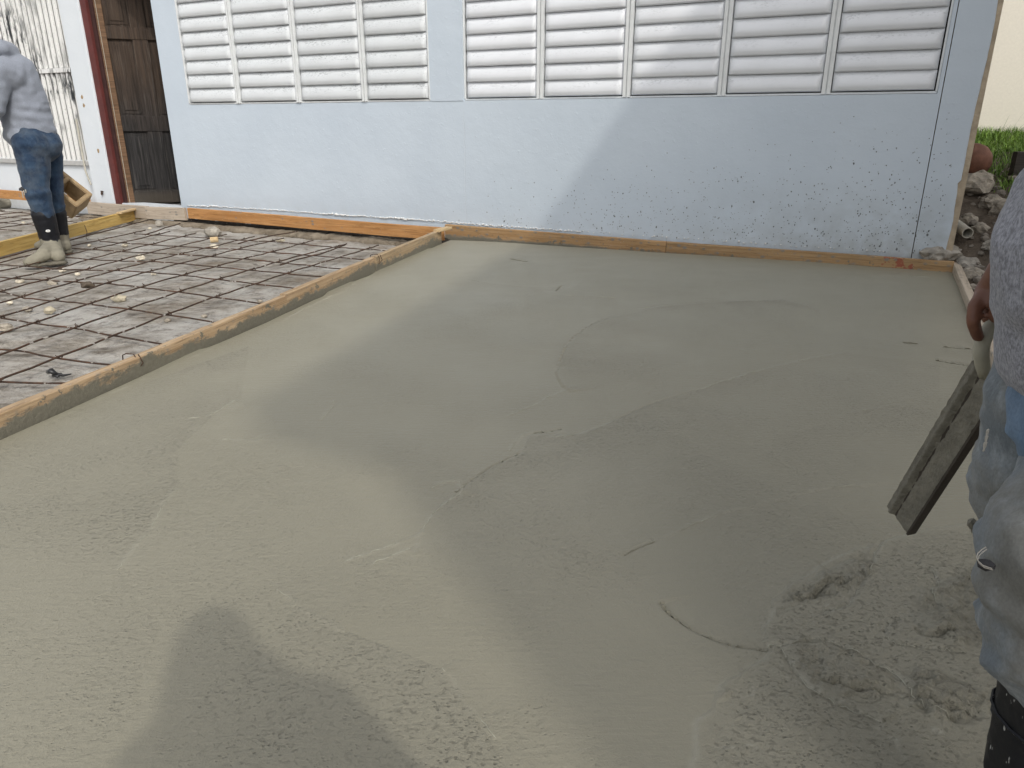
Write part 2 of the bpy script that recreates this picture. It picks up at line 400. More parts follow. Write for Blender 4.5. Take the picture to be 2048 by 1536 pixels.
M = dict(
    concrete=m_wet_concrete(), wall=m_wall_paint(), post=m_wall_paint('post_paint', (0.64, 0.68, 0.72), (0.68, 0.72, 0.75), 0.2),
    tan=m_plain('bare_render', (0.42, 0.345, 0.25), 0.9, 0.3, 9, 0.7, 0.012),
    slat_white=m_slat('white_slat_paint', (0.655, 0.68, 0.695), 0.8, 0.42, 1.0),
    slat_grey=m_slat('silver_slat_paint', (0.75, 0.77, 0.80), 0.42, 0.33, 0.35),
    frame=m_plain('white_aluminium', (0.70, 0.72, 0.72), 0.45, 0.08, 20, 0.1),
    dark_gap=m_plain('slat_gap_shade', (0.03, 0.03, 0.03), 0.8),
    orange=m_wood('orange_pine', (0.36, 0.165, 0.052), (0.53, 0.285, 0.115), 24, speck=0.12),
    orange_spl=m_wood('splashed_orange_pine', (0.32, 0.185, 0.08), (0.44, 0.285, 0.145), 24, smear=0.55, smear_z=0.004, side=-1, speck=1.0),
    orange_red=m_wood('red_marked_pine', (0.29, 0.175, 0.08), (0.41, 0.275, 0.145), 24, smear=0.6, smear_z=0.010, side=-1, speck=1.0, red=True),
    smeared=m_wood('smeared_pine', (0.31, 0.205, 0.112), (0.50, 0.37, 0.235), 24, smear=1.15, smear_z=0.053, side=-1, speck=0.4),
    smeared_mid=m_wood('smeared_mid_pine', (0.31, 0.205, 0.112), (0.50, 0.37, 0.235), 24, smear=1.15, smear_z=0.038, side=-1, speck=0.5),
    smeared_far=m_wood('smeared_far_pine', (0.31, 0.22, 0.125), (0.46, 0.35, 0.225), 24, smear=1.3, smear_z=0.024, side=-1, speck=0.8),
    pale=m_wood('pale_splashed_pine', (0.42, 0.345, 0.26), (0.55, 0.46, 0.36), 22, smear=1.2, smear_z=0.028, side=1, speck=0.85),
    yellow=m_wood('yellow_pine', (0.43, 0.27, 0.075), (0.60, 0.43, 0.16), 17),
    grey=m_wood('weathered_pine', (0.36, 0.30, 0.235), (0.47, 0.40, 0.325), 22, speck=0.4),
    tanwood=m_wood('tan_pine', (0.48, 0.34, 0.18), (0.62, 0.47, 0.28), 22, speck=0.2),
    blackwood=m_wood('charred_post_wood', (0.03, 0.025, 0.022), (0.08, 0.07, 0.06), 22),
    rust=m_rust(), old=m_old_slab(), dirt=m_dirt(), ground=m_dirt('yard_dirt', (0.13, 0.105, 0.08), (0.24, 0.2, 0.16)),
    door=m_door(), grille=m_grille(),
    red=m_plain('oxblood_paint', (0.10, 0.022, 0.019), 0.6, 0.25, 8, 0.3),
    maroon=m_plain('dark_red_paint', (0.04, 0.013, 0.011), 0.65, 0.3, 10, 0.3),
    brown=m_wood('brown_stile_wood', (0.085, 0.045, 0.022), (0.17, 0.10, 0.055), 20),
    chalk=m_plain('white_mortar', (0.70, 0.70, 0.68), 0.9, 0.1, 30, 0.5),
    stone=m_plain('limestone', (0.30, 0.265, 0.215), 0.9, 0.5, 22, 0.8, 0.01),
    ystone=m_plain('yellow_limestone', (0.40, 0.355, 0.265), 0.9, 0.3, 30, 0.7, 0.006),
    pstone=m_plain('pale_limestone', (0.60, 0.54, 0.43), 0.9, 0.2, 30, 0.7, 0.006),
    rubble=m_plain('broken_concrete', (0.31, 0.285, 0.245), 0.92, 0.4, 16, 0.9, 0.012),
    block=m_plain('tan_blockwork', (0.335, 0.24, 0.135), 0.95, 0.25, 14, 0.6, 0.006),
    clay=m_plain('red_clay', (0.165, 0.07, 0.042), 0.75, 0.28, 16, 0.4, 0.006),
    pvc=m_plain('dirty_pvc', (0.42, 0.40, 0.34), 0.6, 0.15, 10),
    cream=m_plain('cream_stucco', (0.84, 0.80, 0.70), 0.85, 0.04, 40, 0.35, 0.004),
    roof=m_plain('grey_roof', (0.30, 0.29, 0.28), 0.85),
    interior=m_plain('dim_plaster', (0.20, 0.19, 0.18), 0.9),
    grass=m_grass(),
    denim=m_denim('dark_denim', (0.012, 0.024, 0.050), (0.034, 0.063, 0.108), 0.25, (0.16, 0.18, 0.19), 8, 0.22),
    denim2=m_denim('dusty_pale_denim', (0.145, 0.172, 0.195), (0.285, 0.308, 0.318), 0.9, (0.185, 0.185, 0.168), 6, 0.4),
    denim_blue=m_denim('blue_denim', (0.075, 0.135, 0.22), (0.15, 0.23, 0.34), 0.15, (0.22, 0.23, 0.23), 10, 0.3),
    hoodie=m_knit('grey_jersey', (0.22, 0.24, 0.28), 0.08, 200), tee=m_knit('heather_grey_jersey', (0.27, 0.277, 0.308), 0.34, 330),
    rubber=m_rubber('black_rubber_muddy', 0.17), rubber2=m_rubber('black_rubber_splashed', None, 0.9),
    skin=m_plain('brown_skin', (0.155, 0.065, 0.038), 0.5, 0.2, 30, 0.25, 0.002), dusty=m_plain('dusty_fingertip', (0.25, 0.19, 0.155), 0.8, 0.15, 60),
    hair=m_plain('black_hair', (0.012, 0.01, 0.009), 0.6),
    thread=m_plain('frayed_cotton', (0.33, 0.315, 0.28), 0.95, 0.1, 40), hole=m_plain('rip_shade', (0.03, 0.03, 0.032), 0.95),
    float_grey=m_plain('mortar_crust', (0.20, 0.188, 0.15), 0.8, 0.25, 30, 0.9, 0.006), float_edge=m_plain('dark_wet_steel', (0.045, 0.036, 0.028), 0.5, 0.3, 20),
    handle=m_plain('pale_worn_wood', (0.40, 0.385, 0.31), 0.6, 0.15, 12, 0.2),
    mudsole=m_plain('muddy_sole', (0.115, 0.105, 0.08), 0.9, 0.35, 40, 0.7),
    white=m_plain('white_print', (0.7, 0.7, 0.68), 0.6), black=m_plain('black_plastic', (0.02, 0.02, 0.022), 0.4),
    phone=m_plain('phone_shell', (0.03, 0.03, 0.035), 0.3),
)

# ------------------------------------------------------------------ object helpers
ORG = {}
def empty(name, loc, rotz=0.0, label=None, cat=None, group=None):
    o = bpy.data.objects.new(name, None)
    COL.objects.link(o)
    o.location = tuple(float(v) for v in loc); o.rotation_euler = (0, 0, rotz)
    o.empty_display_size = 0.1
    ORG[o.name] = np.array(loc, float)
    if label: tag(o, label, cat, group)
    return o

def tag(o, label, cat, group=None):
    o['label'] = label; o['category'] = cat
    if group: o['group'] = group
    return o

def struct(o, kind='structure'):
    o['kind'] = kind
    return o

def make_mesh(name, V, F, mat, smooth=False):
    me = bpy.data.meshes.new(name)
    V = np.asarray(V, float)
    me.from_pydata([tuple(v) for v in V], [], [tuple(f) for f in F])
    for m in (mat if isinstance(mat, (list, tuple)) else [mat]): me.materials.append(m)
    if smooth: me.polygons.foreach_set('use_smooth', np.ones(len(me.polygons), bool))
    me.update()
    return me

def place(name, me, parent=None, loc=(0, 0, 0), rot=None):
    o = bpy.data.objects.new(name, me)
    COL.objects.link(o)
    if parent is not None: o.parent = parent
    o.location = tuple(float(v) for v in loc)
    if rot is not None: o.rotation_euler = rot
    return o

def obj(name, V, F, mat, parent=None, smooth=False, keep=False):
    """mesh object with its origin at the middle of its own box (keep: origin stays at the parent's)"""
    V = np.asarray(V, float)
    c = np.zeros(3) if keep else (V.min(0) + V.max(0)) / 2
    return place(name, make_mesh(name, V - c, F, mat, smooth), parent, c)

def box_vf(x0, x1, y0, y1, z0, z1, ch=0.0):
    if ch <= 0:
        V = [(x0, y0, z0), (x1, y0, z0), (x1, y1, z0), (x0, y1, z0), (x0, y0, z1), (x1, y0, z1), (x1, y1, z1), (x0, y1, z1)]
        F = [(0, 3, 2, 1), (4, 5, 6, 7), (0, 1, 5, 4), (1, 2, 6, 5), (2, 3, 7, 6), (3, 0, 4, 7)]
        return V, F
    bm = bmesh.new()
    v, f = box_vf(x0, x1, y0, y1, z0, z1)
    vs = [bm.verts.new(p) for p in v]
    for q in f: bm.faces.new([vs[i] for i in q])
    bmesh.ops.bevel(bm, geom=bm.edges[:] + bm.verts[:], offset=ch, segments=2, affect='EDGES', profile=0.6)
    bm.verts.index_update()
    V = [tuple(p.co) for p in bm.verts]; F = [[p.index for p in q.verts] for q in bm.faces]
    bm.free()
    return V, F

def join(parts):
    V, F = [], []
    for v, f in parts:
        o = len(V)
        V += [tuple(p) for p in v]; F += [tuple(i + o for i in q) for q in f]
    return V, F

def tube_vf(pts, r, n=8, caps=True, ry=None):
    pts = [Vector(p) for p in pts]
    V, F = [], []
    rs = r if isinstance(r, (list, tuple)) else [r] * len(pts)
    up = None
    for i, p in enumerate(pts):
        d = (pts[min(i + 1, len(pts) - 1)] - pts[max(i - 1, 0)]).normalized()
        if up is None:
            up = Vector((0, 0, 1)) if abs(d.z) < 0.9 else Vector((1, 0, 0))
        a = d.cross(up).normalized(); b = a.cross(d).normalized(); up = b
        for k in range(n):
            t = 2 * math.pi * k / n
            V.append(p + a * math.cos(t) * rs[i] + b * math.sin(t) * rs[i])
    for i in range(len(pts) - 1):
        for k in range(n):
            F.append((i * n + k, i * n + (k + 1) % n, (i + 1) * n + (k + 1) % n, (i + 1) * n + k))
    if caps:
        F.append(tuple(range(n))[::-1]); F.append(tuple(range((len(pts) - 1) * n, len(pts) * n)))
    return [tuple(v) for v in V], F

def lump_vf(c, r, seed, squash=(1, 1, 0.7), sub=2, amp=0.35, freq=1.7, flat=False):
    bm = bmesh.new()
    bmesh.ops.create_icosphere(bm, subdivisions=sub, radius=1.0)
    V = []
    off = Vector((seed * 3.17, seed * 1.91, seed * 0.77))
    for v in bm.verts:
        n = mnoise.noise(v.co * freq + off) * amp + mnoise.noise(v.co * freq * 2.7 + off) * amp * 0.45
        if flat: n = round(n * 5) / 5 * 0.7 + n * 0.3
        p = v.co * (1 + n) * r
        V.append((c[0] + p.x * squash[0], c[1] + p.y * squash[1], c[2] + p.z * squash[2]))
    bm.verts.index_update()
    F = [[p.index for p in f.verts] for f in bm.faces]
    bm.free()
    return V, F

def lump(name, c, r, seed, mat, label=None, cat=None, group=None, squash=(1, 1, 0.7), sub=2, amp=0.35, smooth=False, parent=None, flat=False):
    V, F = lump_vf((0, 0, 0), r, seed, squash, sub, amp, flat=flat)
    o = place(name, make_mesh(name, V, F, mat, smooth), parent, c)
    if label: tag(o, label, cat, group)
    return o

def board(name, p, q, h, t, mat, label=None, cat='board', group=None, seed=1, warp=0.004, side=0.0, parent=None):
    """timber with its top centre edge running p -> q; side shifts it sideways (+ = left of travel)"""
    p = np.array(p, float); q = np.array(q, float)
    d = q - p; L = float(np.linalg.norm(d)); d = d / L
    lat = np.array([-d[1], d[0], 0]); lat /= np.linalg.norm(lat)
    c = (p + q) / 2 + lat * side - np.array([0, 0, h / 2])
    n = max(4, int(L / 0.12))
    V, F = [], []
    ch = 0.003
    prof = [(-t / 2 + ch, -h / 2), (t / 2 - ch, -h / 2), (t / 2, -h / 2 + ch), (t / 2, h / 2 - ch), (t / 2 - ch, h / 2), (-t / 2 + ch, h / 2), (-t / 2, h / 2 - ch), (-t / 2, -h / 2 + ch)]
    for i in range(n + 1):
        x = -L / 2 + L * i / n
        wz = (mnoise.noise(Vector((x * 1.3, seed * 7.1, 0))) * warp + mnoise.noise(Vector((x * 5.1, seed * 3.1, 3))) * warp * 0.35)
        wy = mnoise.noise(Vector((x * 1.1, seed * 5.3, 9))) * warp
        for k, (a, b) in enumerate(prof):
            e = mnoise.noise(Vector((x * 9, k * 3.3, seed))) * 0.0012
            V.append((x, a + wy + e, b + wz + e))
    m = len(prof)
    for i in range(n):
        for k in range(m):
            F.append((i * m + k, (i + 1) * m + k, (i + 1) * m + (k + 1) % m, i * m + (k + 1) % m))
    F.append(tuple(range(m))); F.append(tuple(range(n * m, (n + 1) * m))[::-1])
    F = [f[::-1] for f in F]
    o = place(name, make_mesh(name, V, F, mat), parent, c)
    o.rotation_euler = Vector((d[0], d[1], d[2])).to_track_quat('X', 'Z').to_euler()
    if label: tag(o, label, cat, group)
    return o

# ------------------------------------------------------------------ SETTING: ground
n = 60
xs = np.concatenate([np.linspace(-200, -9, 12), np.linspace(-8.5, 8.5, 45), np.linspace(9, 200, 12)])
gx, gy = np.meshgrid(xs, xs)
gz_ = -0.24 + fbm(gx, gy, 1.3, 4, 5) * 0.05
V = np.c_[gx.ravel(), gy.ravel(), gz_.ravel()]
m_ = len(xs)
F = [(j * m_ + i, j * m_ + i + 1, (j + 1) * m_ + i + 1, (j + 1) * m_ + i) for j in range(m_ - 1) for i in range(m_ - 1)]
struct(obj('ground', V, F, M['ground'], smooth=True, keep=True))

def grid_obj(name, X, Y, Z, mat, attrs=None, parent=None):
    rows, cols = X.shape
    me = bpy.data.meshes.new(name)
    nv = rows * cols
    me.vertices.add(nv)
    co = np.stack([X, Y, Z], -1).reshape(-1).astype(np.float32)
    me.vertices.foreach_set('co', co)
    i = np.arange(nv).reshape(rows, cols)
    quads = np.stack([i[:-1, :-1], i[:-1, 1:], i[1:, 1:], i[1:, :-1]], -1).reshape(-1, 4)
    a, b, c = quads[0, :3]
    cc = co.reshape(-1, 3)
    if np.cross(cc[b] - cc[a], cc[c] - cc[a])[2] < 0: quads = quads[:, ::-1]
    nf = len(quads)
    me.loops.add(nf * 4); me.polygons.add(nf)
    me.loops.foreach_set('vertex_index', quads.reshape(-1).astype(np.int32))
    me.polygons.foreach_set('loop_start', (np.arange(nf) * 4).astype(np.int32))
    me.polygons.foreach_set('loop_total', np.full(nf, 4, np.int32))
    me.polygons.foreach_set('use_smooth', np.ones(nf, bool))
    me.materials.append(mat)
    for k, v in (attrs or {}).items():
        at = me.attributes.new(k, 'FLOAT', 'POINT')
        at.data.foreach_set('value', v.reshape(-1).astype(np.float32))
    me.update(); me.validate()
    return place(name, me, parent)

# old slab under the rebar (left bays), rough and broken
DIV0 = np.array([-1.578, 2.045]); DIV1 = np.array([-0.551, 5.996])     # slab side of the divider, on the slab
DIVD = (DIV1 - DIV0) / np.linalg.norm(DIV1 - DIV0)
DIVN = np.array([-DIVD[1], DIVD[0]])                                    # to the left
s = np.linspace(-5.5, 8.6, 430); t = np.linspace(0.02, 7.0, 230)
SS, TT = np.meshgrid(s, t)
X = DIV0[0] + DIVD[0] * SS + DIVN[0] * TT
Y = DIV0[1] + DIVD[1] * SS + DIVN[1] * TT
U = (X - W0[0]) * WD[0] + (Y - W0[1]) * WD[1]
Wc = (X - W0[0]) * WN[0] + (Y - W0[1]) * WN[1]
Z = -0.092 + fbm(X, Y, 0.8, 3, 2) * 0.03 + fbm(X, Y, 5, 4, 8) * 0.022
Z = Z - np.maximum(0, fbm(X, Y, 2.2, 3, 21) - 0.13) * 0.15
lim = Wc > -0.005
X = np.where(lim, X - WN[0] * (Wc + 0.005), X); Y = np.where(lim, Y - WN[1] * (Wc + 0.005), Y)
struct(grid_obj('old_slab', X, Y, Z, M['old']))

# ------------------------------------------------------------------ SETTING: freshly poured slab
A_ = np.array([-0.545, 6.045]); B_ = np.array([2.875, 4.665])
C_ = B_ + np.array([-0.4434, -0.8963]) * 5.05                           # near end of the right form
D_ = DIV0 + DIVD * (-1.95)
NR, NC = 800, 860
yy = [0.0]
while yy[-1] < 1.0:
    d = 5.6 * (1 - yy[-1]) + 0.35 * yy[-1]
    yy.append(yy[-1] + max(0.0023, 0.0025 * (d / 1.0) ** 1.3) / 5.0)
srow = np.array(yy[:-1] + [1.0])
tc = np.linspace(0, 1, NC)
T2, S2 = np.meshgrid(tc, srow)
X = (1 - S2) * ((1 - T2) * A_[0] + T2 * B_[0]) + S2 * ((1 - T2) * D_[0] + T2 * C_[0])
Y = (1 - S2) * ((1 - T2) * A_[1] + T2 * B_[1]) + S2 * ((1 - T2) * D_[1] + T2 * C_[1])
Z = fbm(X, Y, 0.9, 3, 4) * 0.012 + fbm(X, Y, 3.3, 3, 14) * 0.004
foam = np.zeros_like(X); rough = np.zeros_like(X)

def poly(px): return np.array([P(x, y, 0)[:2] for x, y in px])

def smooth_line(pts, step=0.012, jit=0.003, seed=0):
    pts = np.array(pts)
    q = [pts[0]]
    for _ in range(3):                                  # chaikin
        nw = [pts[0]]
        for a, b in zip(pts[:-1], pts[1:]):
            nw += [a * 0.75 + b * 0.25, a * 0.25 + b * 0.75]
        nw.append(pts[-1]); pts = np.array(nw)
    out = [pts[0]]
    for a, b in zip(pts[:-1], pts[1:]):
        L = np.linalg.norm(b - a); k = max(1, int(L / step))
        for i in range(1, k + 1): out.append(a + (b - a) * i / k)
    out = np.array(out)
    nx = fbm(out[:, 0], out[:, 1], 17, 3, seed + 31) * jit * 4
    ny = fbm(out[:, 0], out[:, 1], 17, 3, seed + 57) * jit * 4
    return out + np.c_[nx, ny]

def dist_line(line, reach):
    """distance, signed side (+ left) and position along (0..1) for vertices within reach"""
    lo = line.min(0) - reach; hi = line.max(0) + reach
    idx = np.where((X > lo[0]) & (X < hi[0]) & (Y > lo[1]) & (Y < hi[1]))
    px = np.c_[X[idx], Y[idx]]
    best = np.full(len(px), 9.0); side = np.zeros(len(px)); al = np.zeros(len(px))
    step = max(1, len(line) // 90)
    ln = line[::step] if len(line) > 100 else line
    for i in range(len(ln) - 1):
        a, b = ln[i], ln[i + 1]
        ab = b - a
        tt = np.clip(((px - a) @ ab) / max(1e-12, ab @ ab), 0, 1)
        dv = px - a - tt[:, None] * ab
        dd = np.hypot(dv[:, 0], dv[:, 1])
        m = dd < best
        best[m] = dd[m]
        side[m] = np.sign(ab[0] * dv[m, 1] - ab[1] * dv[m, 0])
        al[m] = (i + tt[m]) / (len(ln) - 1)
    return idx, best, side, al

MILK, EDGES = [], []
def crease(px, step=0.003, groove=0.003, width=0.004, fall=0.07, foam_amt=0.0, jit=0.002, seed=0, fade=0.12):
    """trowel edge: a lip that drops off on the right of travel; optional milky laitance along it"""
    ln = smooth_line(poly(px), jit=jit, seed=seed)
    idx, d, sd, al = dist_line(ln, fall * 3)
    e = np.clip(al / fade, 0, 1) * np.clip((1 - al) / fade, 0, 1)
    x, y = X[idx], Y[idx]
    w = width * (1 + np.maximum(0, (y - 1.2)) * 0.35)
    Z[idx] += e * (np.where(sd > 0, step, 0) * np.exp(-d / fall) - groove * np.exp(-(d / w) ** 2))
    if foam_amt:
        br = np.clip((vnoise(x * 55, y * 55, seed) - 0.25) * 3.0, 0, 1)
        f = foam_amt * e * np.exp(-(d / (w * 1.1)) ** 2) * br
        foam[idx] = np.maximum(foam[idx], f * 0.35)
        MILK.append((ln, foam_amt, width, seed))
    else:
        if seed < 150: EDGES.append((ln, groove, seed, fade))

# dark trowel edges
crease([(1043, 905), (985, 932), (940, 962), (915, 985)], 0.005, 0.006, 0.0035, 0.05, 0, 0.001, 1, 0.08)
crease([(1320, 1203), (1345, 1232), (1400, 1268), (1460, 1288), (1540, 1300)], -0.006, 0.007, 0.0045, 0.04, 0, 0.002, 2, 0.08)
crease([(1240, 632), (1190, 645), (1150, 672), (1128, 700), (1118, 735)], 0.005, 0.002, 0.006, 0.08, 0, 0.002, 3)
crease([(1118, 735), (1112, 755), (1140, 785)], 0.005, 0.001, 0.006, 0.06, 0.2, 0.005, 4)
crease([(1565, 600), (1480, 602), (1400, 605), (1330, 612), (1270, 618)], 0.003, 0.003, 0.006, 0.08, 0.15, 0.002, 5)
crease([(1020, 517), (1055, 523)], 0.004, 0.006, 0.008, 0.05, 0, 0.001, 6)
crease([(1110, 581), (1122, 570)], 0.004, 0.006, 0.007, 0.05, 0, 0.001, 7)
crease([(1125, 858), (1100, 862), (1065, 866)], 0.002, 0.004, 0.003, 0.03, 0, 0.003, 8)
crease([(1245, 1112), (1275, 1095), (1310, 1083)], 0.002, 0.0022, 0.004, 0.04, 0, 0.002, 9)
crease([(1885, 692), (1942, 697)], 0.004, 0.006, 0.006, 0.04, 0, 0.001, 10)
crease([(1870, 720), (1938, 731)], 0.004, 0.007, 0.006, 0.04, 0, 0.001, 11)
crease([(1805, 685), (1835, 687)], 0.003, 0.004, 0.005, 0.04, 0, 0.001, 12)
crease([(1385, 783), (1290, 812), (1235, 838)], 0.003, 0.003, 0.004, 0.06, 0.1, 0.002, 13)
# milky laitance lines
for i, (ln, amt) in enumerate([
    ([(925, 975), (870, 1020), (838, 1070), (828, 1115)], 0.42),
    ([(1690, 705), (1590, 722), (1480, 752), (1385, 783)], 0.3),
    ([(1235, 838), (1170, 868), (1110, 876), (1060, 870)], 0.45),
    ([(1310, 1083), (1450, 1025), (1600, 985), (1720, 968), (1790, 964)], 0.3),
    ([(850, 1060), (770, 1095), (690, 1122)], 0.5),
    ([(815, 1100), (780, 1115), (748, 1130)], 0.5),
    ([(355, 975), (320, 1010), (300, 1065), (262, 1100), (235, 1140)], 0.38),
    ([(540, 1180), (600, 1215), (690, 1265)], 0.3),
    ([(880, 1340), (920, 1390), (990, 1480)], 0.28),
    ([(470, 800), (430, 830), (380, 838)], 0.45),
    ([(520, 870), (525, 885), (440, 880)], 0.4),
    ([(560, 640), (640, 600), (710, 575)], 0.3),
    ([(760, 545), (690, 575), (560, 640), (480, 680)], 0.18),
    ([(860, 975), (890, 965), (925, 960), (925, 985), (900, 1000)], 0.55),
    ([(1020, 900), (1040, 870), (1085, 862)], 0.4),
    ([(1100, 590), (1180, 593), (1240, 597)], 0.22),
    ([(1155, 570), (1080, 575), (940, 560)], 0.18),
    ([(1660, 560), (1740, 552), (1880, 556)], 0.2),
    ([(1690, 830), (1790, 808), (1880, 820)], 0.2),
    ([(1150, 770), (1090, 800), (1010, 835)], 0.22),
    ([(640, 840), (665, 815), (668, 800)], 0.2)]):
    crease(ln, 0.0012, -0.0008, 0.006, 0.05, amt, 0.005, 40 + i)

# passes of the trowel: areas left coarser than their neighbours
tex = np.zeros_like(X)
def inside_poly(pl):
    ins = np.zeros(X.size, bool); xr, yr = X.ravel(), Y.ravel()
    for (ax, ay), (bx, by) in zip(pl, np.roll(pl, -1, 0)):
        c = ((ay > yr) != (by > yr))
        with np.errstate(divide='ignore', invalid='ignore'):
            xi = (bx - ax) * (yr - ay) / (by - ay) + ax
        ins ^= c & (xr < xi)
    return ins.reshape(X.shape)
def region(px, amt, soft, seed):
    """coarse area: crisp against the trowel edge it starts from, dying out over 'soft' metres inside"""
    pl = poly(px)
    wob = np.c_[fbm(X, Y, 3.0, 3, seed).ravel(), fbm(X, Y, 3.0, 3, seed + 9).ravel()]
    ins = inside_poly(pl)
    ln = smooth_line(poly(px[:max(3, len(px) // 2)]), jit=0.001, seed=seed)
    idx, d, sd, al = dist_line(ln, soft * 2.2)
    f = np.zeros_like(X); f[idx] = np.exp(-d / soft)
    g = np.clip(0.55 + 1.5 * fbm(X, Y, 4.0, 4, seed + 3), 0, 1)
    global tex
    tex = np.maximum(tex, ins * f * g * amt)
region([(1565, 600), (1480, 602), (1400, 605), (1330, 612), (1240, 632), (1190, 645), (1150, 672), (1128, 700), (1118, 735), (1112, 755), (1140, 785), (1220, 770), (1330, 735), (1480, 700), (1640, 680), (1640, 620)], 0.9, 0.28, 201)
region([(1690, 705), (1590, 722), (1480, 752), (1385, 783), (1290, 812), (1235, 838), (1170, 868), (1060, 870), (1043, 905), (985, 932), (940, 962), (870, 1020), (838, 1070), (828, 1130), (1000, 1190), (1250, 1110), (1450, 1030), (1720, 968), (1880, 830), (1880, 730)], 0.75, 0.40, 202)
region([(1240, 597), (1180, 593), (1100, 590), (1080, 575), (940, 560), (900, 640), (1000, 700), (1110, 690), (1230, 640)], 0.35, 0.2, 203)
region([(500, 690), (480, 800), (430, 830), (355, 900), (355, 975), (320, 1010), (300, 1065), (262, 1100), (235, 1140), (320, 1250), (200, 1600), (-500, 1600), (-500, 1000), (-100, 900), (0, 880), (300, 760)], 0.75, 0.5, 204)
region([(1000, 1520), (920, 1390), (880, 1340), (690, 1265), (600, 1215), (480, 1330), (300, 1500), (300, 1700), (1000, 1700)], 0.85, 0.35, 205)
region([(1790, 808), (1690, 830), (1560, 880), (1480, 930), (1600, 980), (1800, 950), (1880, 830)], 0.5, 0.25, 206)

# broken-up, freshly shovelled patch round the worker's boots
pb = smooth_line(poly([(1395, 1600), (1385, 1480), (1440, 1370), (1545, 1300), (1530, 1235), (1560, 1190), (1640, 1135), (1760, 1078), (1850, 1062), (1990, 1040), (2300, 1040), (2300, 1700), (1395, 1700)]), 0.02, 0.012, 77)
from_px = np.c_[X.ravel(), Y.ravel()]
inside = np.zeros(len(from_px), bool)
xr, yr = from_px[:, 0], from_px[:, 1]
pl = pb[::2]
for (ax, ay), (bx, by) in zip(pl, np.roll(pl, -1, 0)):
    c = ((ay > yr) != (by > yr))
    with np.errstate(divide='ignore', invalid='ignore'):
        xi = (bx - ax) * (yr - ay) / (by - ay) + ax
    inside ^= c & (xr < xi)
inside = inside.reshape(X.shape)
idx, d, sd, al = dist_line(pb, 0.6)
dd = np.full(X.shape, 1.0); dd[idx] = d
depth = np.where(inside, dd, 0)
mask = np.clip(depth / 0.05, 0, 1)
band = np.zeros_like(X)
for px in ([(1545, 1225), (1570, 1190), (1640, 1138), (1745, 1082), (1752, 1110), (1735, 1168), (1690, 1200), (1620, 1210), (1560, 1240)],
           [(1800, 1222), (1840, 1180), (1880, 1158), (1950, 1115), (2010, 1150), (2010, 1300), (1900, 1296), (1810, 1300), (1785, 1262)],
           [(1560, 1285), (1590, 1262), (1650, 1268), (1745, 1308), (1795, 1345), (1778, 1405), (1730, 1425), (1640, 1390), (1585, 1345)],
           [(1800, 1340), (1880, 1336), (1990, 1390), (1990, 1450), (1890, 1448), (1805, 1395)],
           [(1430, 1395), (1470, 1355), (1540, 1305), (1560, 1320), (1500, 1365), (1440, 1420)]):
    pl = smooth_line(poly(px + px[:1]), 0.01, 0.010, len(px))
    ins = inside_poly(pl)
    idx, d, sd, al = dist_line(pl, 0.09)
    dq = np.full(X.shape, 1.0); dq[idx] = d
    band = np.maximum(band, ins * np.clip(dq / 0.018, 0, 1))
lumps = band * np.clip(fbm(X, Y, 7, 4, 66) * 2.2 + 0.75, 0.15, 1)
ridged = 1 - np.abs(fbm(X, Y, 13, 5, 90, 0.6)) * 4
curd = np.clip(np.abs(fbm(X, Y, 34, 4, 91, 0.6)) * 5, 0, 1)
pitz = np.clip((vnoise(X * 46, Y * 46, 93) - 0.62) * 5, 0, 1) * np.clip(vnoise(X * 9, Y * 9, 94) * 2 - 0.6, 0, 1)
Z += lumps * (fbm(X, Y, 15, 5, 71, 0.56) * 0.040 + (curd - 0.5) * 0.006 + (ridged - 0.6) * 0.004 - pitz * 0.014 + 0.003) + mask * (fbm(X, Y, 3.2, 3, 72) * 0.022 + fbm(X, Y, 60, 3, 73) * 0.003)
Z += np.where(inside, 0.002 * np.exp(-depth / 0.05), 0)
tex = np.maximum(tex, mask * 0.6)
rough = np.maximum(rough, lumps)
vein = np.exp(-(np.abs(fbm(X, Y, 5.5, 4, 83, 0.55)) / 0.008) ** 2) * np.clip((vnoise(X * 6, Y * 6, 84) - 0.42) * 4, 0, 1)
vein *= np.clip(vnoise(X * 60, Y * 60, 85) * 2 - 0.4, 0, 1) * (1 - band)
foam = np.maximum(foam, vein * mask * 0.5)
edge = np.exp(-(dd / 0.006) ** 2) * np.clip((vnoise(X * 18, Y * 18, 86) - 0.35) * 3, 0, 1) * np.clip((Y - 0.2) * 3, 0, 1)
foam = np.maximum(foam, edge * 0.22)
for i, ln in enumerate([[(1545, 1300), (1600, 1270), (1700, 1290), (1790, 1340), (1830, 1390), (1900, 1420)],
                        [(1560, 1290), (1590, 1340), (1640, 1390), (1730, 1425), (1760, 1440)],
                        [(1760, 1080), (1745, 1150), (1700, 1205), (1640, 1225)],
                        [(1795, 1240), (1780, 1270), (1800, 1290), (1870, 1300), (1950, 1310)],
                        [(1840, 1130), (1870, 1140), (1860, 1190), (1885, 1215)]]):
    crease(ln, 0.004, 0.003, 0.0045, 0.05, 0.85, 0.008, 120 + i, 0.05)
for i, ln in enumerate([[(1570, 1200), (1640, 1185), (1700, 1160)], [(1650, 1350), (1720, 1365), (1800, 1385)],
                        [(1800, 1375), (1900, 1410), (1960, 1430)], [(1830, 1260), (1870, 1275), (1930, 1270)]]):
    crease(ln, 0.008, 0.011, 0.0055, 0.05, 0, 0.010, 150 + i, 0.25)
